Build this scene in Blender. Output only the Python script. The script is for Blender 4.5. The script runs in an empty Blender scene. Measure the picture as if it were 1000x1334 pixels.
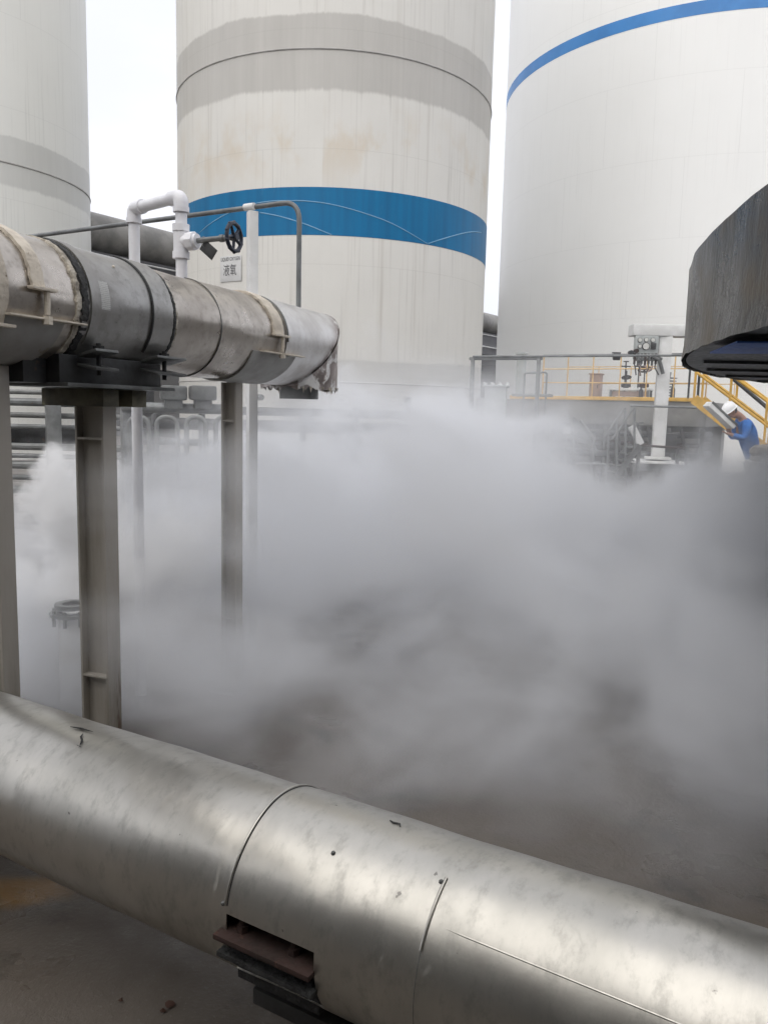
import bpy, bmesh, math, random
from mathutils import Vector, Matrix

R = math.radians
random.seed(11)
scene = bpy.context.scene
COL = scene.collection
EYE = 1.72
F, PITCH, ROLL = 1043.0, .1286, .0241        # camera solved from the tanks' ellipses (photo pixels, 1000 x 1334)


# ------------------------------------------------------------------ camera geometry
def ray(px, py):
    u, v = px - 500, py - 667
    c, s = math.cos(ROLL), math.sin(ROLL)
    u, v = c * u + s * v, -s * u + c * v
    cp, sp = math.cos(PITCH), math.sin(PITCH)
    return Vector((u, F * cp - v * sp, -F * sp - v * cp))


def at(px, py, Y):
    """world point seen at a photo pixel at forward distance Y (metres)"""
    d = ray(px, py)
    return Vector((d.x / d.y * Y, Y, EYE + d.z / d.y * Y))


def atz(px, Y, z, py=560):
    p = at(px, py, Y)
    p.z = z
    return p


def cyl_hit(px, py, c, r):
    d = ray(px, py)
    a = d.x ** 2 + d.y ** 2
    b = -2 * (d.x * c[0] + d.y * c[1])
    k = c[0] ** 2 + c[1] ** 2 - r * r
    t = (-b - math.sqrt(max(b * b - 4 * a * k, 0))) / 2 / a
    return Vector((d.x * t, d.y * t, EYE + d.z * t))


def ghit(px, py):
    d = ray(px, py)
    t = -EYE / d.z
    return Vector((d.x * t, d.y * t, 0))


def az(deg):
    return Vector((math.sin(R(deg)), math.cos(R(deg)), 0))


# ------------------------------------------------------------------ mesh builder
class MB:
    def __init__(s):
        s.bm = bmesh.new()

    def _join(s, verts, M):
        bmesh.ops.transform(s.bm, matrix=M, verts=verts)

    def box(s, c, size, rot=0.0, bev=0.0, M=None):
        r = bmesh.ops.create_cube(s.bm, size=1.0)
        vs = r['verts']
        rm = rot if isinstance(rot, Matrix) else Matrix.Rotation(rot, 4, 'Z')
        X = Matrix.Translation(c) @ rm.to_4x4() @ Matrix.Diagonal((*size, 1))
        bmesh.ops.transform(s.bm, matrix=X, verts=vs)
        if bev:
            es = list({e for v in vs for e in v.link_edges})
            bmesh.ops.bevel(s.bm, geom=es, offset=bev, segments=2, affect='EDGES', profile=.6)
        return s

    def grid(s, fn, nu, nv, cu=False, cv=False):
        """fn(u,v) -> Vector, u,v in 0..1"""
        P = [[s.bm.verts.new(fn(i / nu, j / nv)) for j in range(nv + (0 if cv else 1))] for i in range(nu + (0 if cu else 1))]
        mi, mj = len(P), len(P[0])
        for i in range(nu):
            for j in range(nv):
                a, b = P[i][j], P[(i + 1) % mi][j]
                c, d = P[(i + 1) % mi][(j + 1) % mj], P[i][(j + 1) % mj]
                try:
                    s.bm.faces.new((a, b, c, d))
                except ValueError:
                    pass
        return P

    def tube(s, pts, r, n=10, bend=0.0, caps=True, seg=6):
        pts = [Vector(p) for p in pts]
        if bend and len(pts) > 2:
            q = [pts[0]]
            for a, b, c in zip(pts, pts[1:], pts[2:]):
                u, w = (a - b), (c - b)
                k = min(bend, u.length * .49, w.length * .49)
                p0, p1 = b + u.normalized() * k, b + w.normalized() * k
                for i in range(seg + 1):
                    t = i / seg
                    q.append(p0 * (1 - t) ** 2 + b * 2 * t * (1 - t) + p1 * t * t)
            q.append(pts[-1])
            pts = q
        rs = r if isinstance(r, (list, tuple)) else [r] * len(pts)
        up = None
        rings = []
        for i, p in enumerate(pts):
            t = (pts[min(i + 1, len(pts) - 1)] - pts[max(i - 1, 0)]).normalized()
            if up is None:
                up = Vector((0, 0, 1)) if abs(t.z) < .9 else Vector((1, 0, 0))
            up = (up - t * up.dot(t)).normalized()
            sd = t.cross(up)
            rings.append([s.bm.verts.new(p + (up * math.cos(k * 2 * math.pi / n) + sd * math.sin(k * 2 * math.pi / n)) * rs[i]) for k in range(n)])
        for a, b in zip(rings, rings[1:]):
            for k in range(n):
                s.bm.faces.new((a[k], a[(k + 1) % n], b[(k + 1) % n], b[k]))
        if caps:
            s.bm.faces.new(rings[0][::-1])
            s.bm.faces.new(rings[-1])
        return s

    def cyl(s, p0, p1, r, r1=None, n=16):
        return s.tube([p0, p1], [r, r if r1 is None else r1], n=n)

    def bar(s, p0, p1, w, h, bev=0.0):
        """rectangular bar between two points, h measured upwards"""
        p0, p1 = Vector(p0), Vector(p1)
        d = p1 - p0
        x = d.normalized()
        up = Vector((0, 0, 1)) if abs(x.z) < .95 else Vector((0, 1, 0))
        y = up.cross(x).normalized()
        z = x.cross(y)
        M = Matrix((x, y, z)).transposed()
        return s.box((p0 + p1) / 2, (d.length, w, h), M, bev)

    def torus(s, c, axis, rad, r, n=24, m=8):
        c, axis = Vector(c), Vector(axis).normalized()
        a = axis.orthogonal().normalized()
        b = axis.cross(a)
        s.grid(lambda u, v: c + (a * math.cos(u * 2 * math.pi) + b * math.sin(u * 2 * math.pi)) * (rad + r * math.cos(v * 2 * math.pi)) + axis * r * math.sin(v * 2 * math.pi), n, m, True, True)
        return s

    def lathe(s, c, prof, n=32):
        c = Vector(c)
        k = len(prof) - 1
        P = s.grid(lambda u, v: c + Vector((prof[round(v * k)][0] * math.cos(u * 2 * math.pi), prof[round(v * k)][0] * math.sin(u * 2 * math.pi), prof[round(v * k)][1])), n, k, True)
        return s

    def ball(s, c, rad, u=16, v=10, rot=None):
        r = bmesh.ops.create_uvsphere(s.bm, u_segments=u, v_segments=v, radius=1)
        rad = rad if isinstance(rad, (tuple, list)) else (rad,) * 3
        X = Matrix.Translation(c) @ (rot.to_4x4() if rot else Matrix()) @ Matrix.Diagonal((*rad, 1))
        bmesh.ops.transform(s.bm, matrix=X, verts=r['verts'])
        return s

    def build(s, name, m, parent=None, loc=None, ang=35, local=False):
        o0 = Vector((0, 0, 0))
        if not local:
            if parent is not None:
                p = parent
                while p is not None:
                    o0 += p.location
                    p = p.parent
            elif loc is not None:
                o0 = Vector(loc)
        if o0.length:
            bmesh.ops.translate(s.bm, vec=-o0, verts=s.bm.verts)
        bmesh.ops.recalc_face_normals(s.bm, faces=s.bm.faces)
        me = bpy.data.meshes.new(name)
        s.bm.to_mesh(me)
        s.bm.free()
        me.polygons.foreach_set('use_smooth', [True] * len(me.polygons))
        me.set_sharp_from_angle(angle=R(ang))
        me.materials.append(m)
        o = bpy.data.objects.new(name, me)
        COL.objects.link(o)
        if parent is not None:
            o.parent = parent
        elif loc is not None:
            o.location = loc
        return o


def thing(name, label, cat, loc, rotz=0.0, group=None):
    o = bpy.data.objects.new(name, None)
    COL.objects.link(o)
    o.empty_display_size = .2
    o.location = loc
    o.rotation_euler = (0, 0, rotz)
    return tag(o, label, cat, group)


def tag(o, label, cat, group=None):
    o['label'] = label
    o['category'] = cat
    if group:
        o['group'] = group
    return o


# ------------------------------------------------------------------ material helpers
class NT:
    def __init__(s, tree):
        s.t = tree

    def n(s, typ, inp=None, **props):
        nd = s.t.nodes.new(typ)
        for k, v in props.items():
            setattr(nd, k, v)
        for k, v in (inp or {}).items():
            if isinstance(v, bpy.types.NodeSocket):
                s.t.links.new(v, nd.inputs[k])
            elif v is not None:
                nd.inputs[k].default_value = v
        return nd

    def m(s, op, a, b=None, c=None):
        d = {0: a}
        if b is not None:
            d[1] = b
        if c is not None:
            d[2] = c
        return s.n('ShaderNodeMath', d, operation=op).outputs[0]

    def vm(s, op, a, b=None):
        d = {0: a}
        if b is not None:
            d[1] = b
        nd = s.n('ShaderNodeVectorMath', d, operation=op)
        return nd.outputs['Value'] if op in ('LENGTH', 'DISTANCE', 'DOT_PRODUCT') else nd.outputs[0]

    def mr(s, v, a, b, c=0.0, d=1.0, smooth=True):
        return s.n('ShaderNodeMapRange', {0: v, 1: a, 2: b, 3: c, 4: d}, interpolation_type='SMOOTHSTEP' if smooth else 'LINEAR').outputs[0]

    def mix(s, f, a, b, blend='MIX'):
        fix = lambda x: x if isinstance(x, bpy.types.NodeSocket) else (*x[:3], 1.0)
        nd = s.n('ShaderNodeMix', {0: f, 6: fix(a), 7: fix(b)}, data_type='RGBA', blend_type=blend)
        return nd.outputs[2]

    def noise(s, vec, scale, detail=3.0, rough=.55, dist=0.0):
        return s.n('ShaderNodeTexNoise', {'Vector': vec, 'Scale': scale, 'Detail': detail, 'Roughness': rough, 'Distortion': dist}).outputs[0]

    def sep(s, v):
        nd = s.n('ShaderNodeSeparateXYZ', {0: v})
        return nd.outputs

    def comb(s, x, y, z):
        return s.n('ShaderNodeCombineXYZ', {0: x, 1: y, 2: z}).outputs[0]

    def obj(s):
        return s.n('ShaderNodeTexCoord').outputs['Object']


def newmat(name):
    m = bpy.data.materials.new(name)
    m.use_nodes = True
    m.node_tree.nodes.clear()
    g = NT(m.node_tree)
    out = g.n('ShaderNodeOutputMaterial')
    return m, g, out


def finish(g, out, col, rough, metal=0.0, height=None, bump=.2, dist=.01, spec=.5):
    inp = {'Base Color': col if isinstance(col, bpy.types.NodeSocket) else (*col, 1), 'Roughness': rough, 'Metallic': metal, 'Specular IOR Level': spec}
    if height is not None:
        inp['Normal'] = g.n('ShaderNodeBump', {'Strength': bump, 'Distance': dist, 'Height': height}).outputs[0]
    b = g.n('ShaderNodeBsdfPrincipled', inp)
    g.t.links.new(b.outputs[0], out.inputs[0])


def pmat(name, c1, c2, scale=3.0, rough=.6, metal=0.0, bump=.25, bscale=30.0, stretch=(1, 1, 1), lo=.38, hi=.64, spot=None, spot_scale=9.0, spot_at=.66, rvar=.12, dist=.004):
    """two-tone worn surface: broad mottling, finer grain in gloss and relief, optional third colour in spots"""
    m, g, out = newmat(name)
    v = g.vm('MULTIPLY', g.obj(), stretch)
    f = g.mr(g.noise(v, scale, 6, .62), lo, hi)
    col = g.mix(f, c1, c2)
    if spot:
        col = g.mix(g.mr(g.noise(v, spot_scale, 5, .65), spot_at, spot_at + .06), col, spot)
    fine = g.noise(v, bscale, 4, .6)
    rg = g.mr(fine, .3, .7, max(rough - rvar, .05), min(rough + rvar, 1.0), False)
    finish(g, out, col, rg, metal, fine, bump, dist)
    return m


M = {}
M['white_paint'] = pmat('white_paint', (.74, .74, .73), (.60, .60, .58), 2.5, .5, spot=(.35, .30, .24), spot_scale=14, spot_at=.72)
M['pvc'] = pmat('white_pvc', (.80, .80, .82), (.70, .70, .73), 5, .38, bump=.08)
M['grey_rail'] = pmat('grey_rail_paint', (.20, .21, .21), (.13, .135, .135), 6, .42, .3, bump=.15, spot=(.16, .10, .06), spot_scale=18, spot_at=.66)
M['pale_rail'] = pmat('pale_galvanised', (.20, .205, .20), (.14, .145, .14), 6, .45, .4, bump=.1)
M['dark_steel'] = pmat('dark_steel', (.045, .046, .046), (.028, .028, .028), 7, .5, .4, spot=(.08, .055, .04), spot_scale=12, spot_at=.63)
M['grey_steel'] = pmat('grey_steel_plate', (.15, .155, .15), (.09, .092, .09), 5, .5, .5, spot=(.10, .07, .045), spot_scale=10, spot_at=.66)
M['rust'] = pmat('rusty_steel', (.046, .025, .020), (.030, .019, .015), 14, .85, .2, bump=.6, bscale=60, spot=(.075, .040, .030), spot_scale=30, spot_at=.6)
M['cream'] = pmat('cream_sealant', (.62, .56, .47), (.46, .41, .34), 9, .85, bump=.7, bscale=45, dist=.01, spot=(.22, .18, .13), spot_scale=20, spot_at=.66)
M['foam'] = pmat('ragged_foam', (.58, .53, .44), (.25, .22, .18), 16, .95, bump=1.0, bscale=60, dist=.015)
M['black_foam'] = pmat('black_mastic', (.018, .018, .018), (.04, .04, .038), 25, .8, bump=1.0, bscale=55, dist=.015)
M['column'] = pmat('olive_grey_column_paint', (.33, .305, .268), (.22, .20, .165), 1.6, .75, stretch=(3.5, 3.5, .5), bump=.2, spot=(.11, .075, .05), spot_scale=2.2, spot_at=.60)
M['cap'] = pmat('mossy_cap_steel', (.115, .105, .07), (.055, .05, .035), 8, .8, bump=.4, spot=(.20, .20, .12), spot_scale=10, spot_at=.64)
M['concrete'] = pmat('weathered_concrete', (.27, .265, .25), (.17, .165, .155), 1.3, .9, bump=.5, bscale=40, dist=.006, spot=(.10, .09, .08), spot_scale=2.6, spot_at=.62)
M['pale_yellow'] = pmat('hazed_yellow_paint', (.74, .50, .20), (.62, .40, .14), 6, .5)  # lighter yellow: fog and lens glare put into the paint colour
M['yellow'] = pmat('yellow_rail_paint', (.78, .46, .07), (.62, .36, .05), 6, .5, spot=(.22, .12, .05), spot_scale=16, spot_at=.68)
M['cab_pink'] = pmat('faded_cabinet_paint', (.38, .27, .22), (.30, .21, .17), 4, .6)
M['panel_grey'] = pmat('panel_grey_paint', (.40, .42, .41), (.31, .33, .32), 4, .5)
M['black_plastic'] = pmat('black_plastic', (.02, .02, .022), (.035, .035, .036), 12, .45)
M['wheel'] = pmat('blue_black_enamel', (.016, .02, .035), (.03, .035, .05), 14, .4, .2, spot=(.10, .07, .05), spot_scale=26, spot_at=.68)
M['tagplate'] = pmat('grey_tag_plate', (.06, .06, .06), (.04, .04, .04), 20, .55, .3)
M['skin'] = pmat('skin', (.36, .20, .14), (.30, .16, .11), 12, .55, bump=.1)
M['jacket'] = pmat('blue_work_jacket', (.03, .16, .47), (.02, .11, .36), 8, .8, bump=.5, bscale=16, dist=.02)
M['trousers'] = pmat('dark_blue_trousers', (.03, .05, .10), (.02, .035, .07), 8, .85, bump=.5, bscale=16, dist=.02)
M['helmet'] = pmat('white_hard_hat', (.82, .82, .82), (.75, .75, .75), 6, .3, bump=.05)
M['hair'] = pmat('black_hair', (.015, .013, .012), (.03, .025, .02), 30, .6)
M['boot'] = pmat('black_boot', (.02, .02, .02), (.035, .033, .03), 14, .6)
M['blue_patch'] = pmat('blue_tarp', (.03, .09, .32), (.02, .06, .22), 3, .6)
M['stone'] = pmat('grey_rubble', (.22, .20, .18), (.13, .12, .11), 6, .95, bump=.9, bscale=18, dist=.03)
M['letter'] = pmat('black_lettering', (.06, .06, .065), (.09, .09, .09), 8, .7)
M['signplate'] = pmat('sign_plate', (.60, .60, .59), (.55, .55, .54), 4, .55, bump=.05)
M['white_line'] = pmat('pale_line_paint', (.22, .40, .56), (.15, .33, .50), 3, .6)
M['lamp_black'] = M['black_plastic']
M['gallery'] = pmat('dark_gallery_cladding', (.105, .105, .11), (.07, .07, .075), 1.2, .6, .2, stretch=(1, 1, 2.5), bump=.2)
M['gallery_top'] = pmat('grey_beige_duct', (.30, .29, .27), (.20, .195, .185), 1.0, .55, .4, bump=.2)
M['shed'] = pmat('grey_shed_wall', (.10, .098, .094), (.065, .063, .06), .8, .85, stretch=(1, 1, .4), spot=(.08, .075, .07), spot_scale=1.5, spot_at=.62)
M['shed_dark'] = pmat('dark_grey_cladding', (.055, .053, .050), (.036, .035, .033), 1.0, .7, stretch=(1, 1, .3))
M['leaf'] = pmat('dead_leaf', (.07, .03, .018), (.05, .025, .015), 20, .8)


def tank_mat(name, rad, base, dirt, zbands, streak=.5, patch=None, gloss=.45):
    """painted steel tank: vertical run-off streaks, wet/dirty bands with ragged edges round each weld (stay put in any light)"""
    m, g, out = newmat(name)
    x, y, z = g.sep(g.obj())
    a = g.m('MULTIPLY', g.m('ARCTAN2', x, y), rad)
    st = g.noise(g.comb(a, g.m('MULTIPLY', z, .015), 0), 5.5, 5, .7)
    st2 = g.noise(g.comb(g.m('ADD', a, 31.0), g.m('MULTIPLY', z, .10), 2.0), 1.7, 5, .7)
    thin = g.noise(g.comb(a, g.m('MULTIPLY', z, .018), 7.0), 14.0, 3, .6)
    f = g.m('MULTIPLY', g.mr(st, .52, .78), g.mr(st2, .36, .62))
    col = g.mix(g.m('MULTIPLY', f, streak), base, dirt)
    blot = g.mr(g.noise(g.comb(a, z, 3.0), .55, 5, .6), .42, .70)
    col = g.mix(g.m('MULTIPLY', blot, .35 * streak), col, [c * .86 for c in base])
    col = g.mix(g.m('MULTIPLY', g.mr(thin, .55, .74), .42 * streak), col, [c * .70 for c in dirt])
    if patch:
        pz, ph, pc = patch
        near = g.m('SUBTRACT', 1.0, g.m('MINIMUM', g.m('ABSOLUTE', g.m('DIVIDE', g.m('SUBTRACT', z, pz), ph)), 1.0))
        pf = g.m('MULTIPLY', near, g.mr(g.noise(g.comb(a, g.m('MULTIPLY', z, .6), 9), 1.1, 5, .6), .47, .66))
        col = g.mix(g.m('MULTIPLY', pf, .65), col, pc)
    for zl, zh, cc, amp in zbands:
        w1 = g.m('MULTIPLY', g.m('SUBTRACT', g.noise(g.comb(a, 0, zl), .9, 6, .62), .5), amp)
        w2 = g.m('MULTIPLY', g.m('SUBTRACT', g.noise(g.comb(a, 5, zh), .7, 6, .62), .5), amp)
        w3 = g.m('MULTIPLY', g.m('SUBTRACT', thin, .5), amp * .25)
        lo = g.mr(g.m('ADD', g.m('ADD', z, w1), w3), zl - .05, zl + .05)
        hi = g.mr(g.m('ADD', g.m('ADD', z, w2), w3), zh - .035, zh + .035, 1.0, 0.0)
        f = g.m('MULTIPLY', g.m('MULTIPLY', lo, hi), g.mr(st2, .2, .75, 1.0, .72))
        col = g.mix(g.m('MULTIPLY', f, .92), col, cc)
    # plate joints: faint vertical seams, staggered from course to course
    crs = g.m('FLOOR', g.m('DIVIDE', z, 2.4))
    sm = g.m('ABSOLUTE', g.m('SUBTRACT', g.m('FRACT', g.m('ADD', g.m('DIVIDE', a, 4.1), g.m('MULTIPLY', crs, .37))), .5))
    sm2 = g.m('ABSOLUTE', g.m('SUBTRACT', g.m('FRACT', g.m('DIVIDE', z, 2.4)), .5))
    seam = g.m('MAXIMUM', g.mr(sm, .4965, .4985), g.m('MULTIPLY', g.mr(sm2, .494, .498), .8))
    col = g.mix(g.m('MULTIPLY', seam, .16), col, [c * .6 for c in dirt])
    h = g.noise(g.comb(a, z, 0), .8, 3, .5)
    finish(g, out, col, g.mr(st, .3, .7, gloss - .1, gloss + .15, False), 0, h, .12, .06)
    return m


# ------------------------------------------------------------------ camera, sky, sun
cam = bpy.data.cameras.new('camera')
co = bpy.data.objects.new('camera', cam)
COL.objects.link(co)
cam.sensor_fit = 'VERTICAL'
cam.sensor_height = 36
cam.lens = 36 * F / 1334
cam.clip_end = 600
c_, s_, cp, sp = math.cos(ROLL), math.sin(ROLL), math.cos(PITCH), math.sin(PITCH)
rx = Vector((c_, s_ * sp, s_ * cp))
uy = Vector((-s_, c_ * sp, c_ * cp))
fz = -Vector((0, cp, -sp))
co.matrix_world = Matrix.Translation((0, 0, EYE)) @ Matrix((rx, uy, fz)).transposed().to_4x4()
scene.camera = co

SUN_EL, SUN_AZ = 56, -160          # azimuth measured from +Y (view direction) towards +X
w = bpy.data.worlds.new('World')
scene.world = w
w.use_nodes = True
w.node_tree.nodes.clear()
g = NT(w.node_tree)
sky = g.n('ShaderNodeTexSky', sky_type='NISHITA', sun_disc=False, sun_elevation=R(SUN_EL), sun_rotation=R(SUN_AZ), air_density=1.0, dust_density=3.0)
gen = g.n('ShaderNodeTexCoord').outputs['Generated']
cl = g.mr(g.noise(g.vm('MULTIPLY', gen, (1, 1, 2.2)), 2.2, 6, .55), .36, .68)
cover = g.mix(cl, (8.0, 8.2, 9.0), (9.0, 9.15, 9.7))            # closed overcast sheet
skycol = g.mix(.97, sky.outputs[0], cover)
bg = g.n('ShaderNodeBackground', {0: skycol, 1: .1})
g.t.links.new(bg.outputs[0], g.n('ShaderNodeOutputWorld').inputs[0])

sl = bpy.data.lights.new('sun', 'SUN')
sl.energy = 1.5
sl.angle = R(85)
sl.color = (1, .945, .86)
so = bpy.data.objects.new('sun', sl)
COL.objects.link(so)
d = az(SUN_AZ) * math.cos(R(SUN_EL)) + Vector((0, 0, math.sin(R(SUN_EL))))
so.rotation_euler = d.to_track_quat('Z', 'Y').to_euler()
so.location = d * 40

scene.view_settings.view_transform = 'Standard'
scene.view_settings.look = 'None'
scene.view_settings.exposure = 0.30
scene.view_settings.gamma = 1.0
cy = scene.cycles
cy.max_bounces = 8
cy.diffuse_bounces = 3
cy.glossy_bounces = 3
cy.volume_bounces = 7
cy.max_bounces = 12
cy.transparent_max_bounces = 8
cy.volume_step_rate = 1.0
cy.volume_max_steps = 256
cy.use_denoising = True
cy.use_adaptive_sampling = True
cy.adaptive_threshold = .05

# ------------------------------------------------------------------ ground and slab
mg, g, out = newmat('wet_concrete_ground')
v = g.obj()
f = g.mr(g.noise(v, .7, 6, .6), .36, .66)
colr = g.mix(f, (.128, .108, .088), (.078, .066, .053))
colr = g.mix(g.mr(g.noise(v, 2.3, 5, .65), .52, .70), colr, (.042, .038, .031))
colr = g.mix(g.m('MULTIPLY', g.mr(g.noise(v, .35, 4, .6), .52, .70), .6), colr, (.10, .068, .045))
yd = g.vm('LENGTH', g.vm('DIVIDE', g.vm('SUBTRACT', v, tuple(ghit(34, 1162))), (.20, .10, 1)))
yd = g.m('ADD', yd, g.m('MULTIPLY', g.m('SUBTRACT', g.noise(v, 5, 4, .6), .5), 1.1))
colr = g.mix(g.mr(yd, .35, 1.25, .75, 0), colr, (.26, .140, .036))
grit = g.noise(v, 70, 3, .6)
colr = g.mix(g.m('MULTIPLY', g.mr(grit, .58, .70), .5), colr, (.17, .155, .135))
wet = g.mr(g.noise(v, 1.1, 4, .55), .50, .60)
finish(g, out, colr, g.m('SUBTRACT', g.mr(g.noise(v, 3, 4), .35, .65, .55, .85), g.m('MULTIPLY', wet, .38)), 0, g.m('ADD', g.noise(v, 9, 6, .65), g.m('MULTIPLY', grit, .25)), .5, .02)
b = MB()
b.grid(lambda u, v: Vector(((u - .5) * 500, (v - .5) * 500 + 120, 0)), 8, 8)
o = b.build('ground', mg, loc=(0, 0, 0))
o['kind'] = 'structure'

SLAB = 0.0

# ------------------------------------------------------------------ tanks
def tank(name, label, azr, D, k, H, mat, n=128):
    c = (math.sin(azr) * D, math.cos(azr) * D)
    rad = D * k
    t = thing(name, label, 'storage tank', (c[0], c[1], 0))
    b = MB()
    b.lathe((c[0], c[1], 0), [(rad, 0), (rad, H), (rad * .97, H + .45), (rad * .55, H + 1.3), (.02, H + 1.6)], n)
    b.build('shell', mat, t, ang=25)
    return t, c, rad


def ring(t, name, c, rad, z, r, mat, n=128):
    b = MB()
    b.torus((c[0], c[1], z), (0, 0, 1), rad, r, n, 8)
    return b.build(name, mat, t)


def band(t, name, c, rad, z0, z1, mat, th=.004, n=128):
    b = MB()
    b.lathe((c[0], c[1], 0), [(rad - .02, z0), (rad + th, z0), (rad + th, z1), (rad - .02, z1)], n)
    return b.build(name, mat, t, ang=25)


ZC = EYE
DC = 22.0
zw = ZC + .340 * DC
zr = ZC + .0251 * DC
mt = tank_mat('stained_tank_paint', DC * .1818, (.64, .625, .58), (.46, .43, .385),
              [(zw - .80, zw + .70, (.395, .38, .35), .30), (-1, ZC + .0485 * DC, (.46, .45, .42), .22)], .85,
              patch=(zw - 1.9, 1.0, (.55, .47, .36)))
CT, cc, cr = tank('storage_tank', 'dirty white tank with a wide teal blue band and a LIQUID OXYGEN sign', -.0681, DC, .1818, 17.0, mt)
mweld = pmat('weld_bead', (.44, .43, .41), (.36, .35, .33), 3, .6)
ring(CT, 'weld_ring', cc, cr, zw, .022, mweld)
ring(CT, 'weld_ring', cc, cr, zr, .018, mweld)
ring(CT, 'base_rim', cc, cr + .03, .35, .06, mweld)
mb_, g, out = newmat('teal_band_paint')
x, y, z = g.sep(g.obj())
a = g.m('MULTIPLY', g.m('ARCTAN2', x, y), cr)
f = g.noise(g.comb(a, g.m('MULTIPLY', z, .05), 0), 3.2, 4, .6)
colr = g.mix(g.mr(f, .35, .7), (.003, .150, .330), (.005, .115, .255))
colr = g.mix(g.m('MULTIPLY', g.mr(g.noise(g.comb(a, g.m('MULTIPLY', z, .3), 4), 7, 5, .7), .58, .75), .5), colr, (.03, .18, .34))
finish(g, out, colr, .42, 0, g.noise(g.comb(a, z, 0), .9, 3), .08, .05, .25)
bb = band(CT, 'blue_band', cc, cr, ZC + .1676 * DC, ZC + .2129 * DC, mb_, .006)


def on_tank(pts, off):
    q = []
    for px, py in pts:
        h = cyl_hit(px, py, cc, cr)
        n_ = Vector((h.x - cc[0], h.y - cc[1], 0)).normalized()
        q.append(Vector((cc[0], cc[1], h.z)) + n_ * (cr + off))
    return q


def smooth_poly(pts, k=6):
    q = []
    P = [pts[0]] + list(pts) + [pts[-1]]
    for i in range(1, len(P) - 2):
        a, b_, c, d_ = P[i - 1], P[i], P[i + 1], P[i + 2]
        for j in range(k):
            t = j / k
            q.append(tuple(.5 * ((2 * b_[m]) + (-a[m] + c[m]) * t + (2 * a[m] - 5 * b_[m] + 4 * c[m] - d_[m]) * t * t + (-a[m] + 3 * b_[m] - 3 * c[m] + d_[m]) * t ** 3) for m in range(len(b_))))
    q.append(tuple(pts[-1]))
    return q


for pts in ([(260, 303.5), (275, 291), (296, 278.5), (322, 268), (350, 262.5), (380, 261.5), (405, 262.5), (430, 266), (455, 272), (478, 279), (503, 288), (526, 299.5), (556, 317.5)],
            [(339, 277), (363, 281.5), (396, 291.5), (432, 306)],
            [(557, 317.5), (577, 311), (600, 304.5), (615, 302), (626, 303)]):
    b = MB()
    b.tube(on_tank(smooth_poly(pts), .006), .011, 6)
    b.build('wave_line', M['white_line'], bb)

# sign on the tank
h0 = cyl_hit(301, 350, cc, cr)
nrm = Vector((h0.x - cc[0], h0.y - cc[1], 0)).normalized()
tng = Vector((-nrm.y, nrm.x, 0))
if tng.x < 0:
    tng = -tng
RM = Matrix((tng, Vector((0, 0, 1)), tng.cross(Vector((0, 0, 1))))).transposed()
b = MB()
b.box(Vector((cc[0], cc[1], h0.z)) + nrm * (cr + .012), (.62, .56, .006), RM, .002)
sg = b.build('sign', M['signplate'], CT)


def text(body, size, center, rot, mat, name, parent, wid=None):
    cu = bpy.data.curves.new(name, 'FONT')
    cu.body = body
    cu.size = size
    cu.align_x = 'CENTER'
    cu.align_y = 'CENTER'
    cu.extrude = .001
    o = bpy.data.objects.new(name, cu)
    COL.objects.link(o)
    bpy.context.view_layer.update()
    me = bpy.data.meshes.new_from_object(o.evaluated_get(bpy.context.evaluated_depsgraph_get()))
    bpy.data.objects.remove(o)
    sx = 1.0
    if wid:
        xs = [v.co.x for v in me.vertices]
        sx = wid / (max(xs) - min(xs)) if xs else 1
    p = parent
    o0 = Vector()
    while p is not None:
        o0 += p.location
        p = p.parent
    me.transform(Matrix.Translation(center - o0) @ rot.to_4x4() @ Matrix.Diagonal((sx, 1, 1, 1)))
    me.materials.clear()
    me.materials.append(mat)
    q = bpy.data.objects.new(name, me)
    COL.objects.link(q)
    q.parent = parent
    return q


pc = Vector((cc[0], cc[1], h0.z)) + nrm * (cr + .018)
text('LIQUID OXYGEN', .115, pc + Vector((0, 0, .205)), RM, M['letter'], 'lettering', sg, .56)
text('\u6db2\u6c27', .27, pc + Vector((0, 0, -.05)) - tng * .02, RM, M['letter'], 'lettering', sg, .38)

DR = 35.0
mt = tank_mat('clean_tank_paint', DR * .2205, (.90, .90, .875), (.80, .80, .77), [], .30, gloss=.4)
RT, rc, rr = tank('storage_tank', 'big clean white tank with one thin bright blue stripe, behind the yellow railing', .3545, DR, .2205, 24.0, mt, 160)
msb = pmat('bright_blue_stripe_paint', (.055, .25, .60), (.045, .21, .52), .8, .4, bump=.05)
band(RT, 'blue_stripe', rc, rr, EYE + .3408 * DR, EYE + .3518 * DR, msb, .006, 160)

DL = 29.0
zl = EYE + .2218 * DL
mt = tank_mat('grey_white_tank_paint', DL * .14, (.76, .76, .72), (.62, .615, .58),
              [(zl - .60, zl + .70, (.54, .54, .515), .30)], .5)
LT, lc, lr = tank('storage_tank', 'pale grey tank cut off at the far left, plain with one weld seam', -.4865, DL, .1395, 21.0, mt)
ring(LT, 'weld_ring', lc, lr, zl, .024, mweld)

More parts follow.
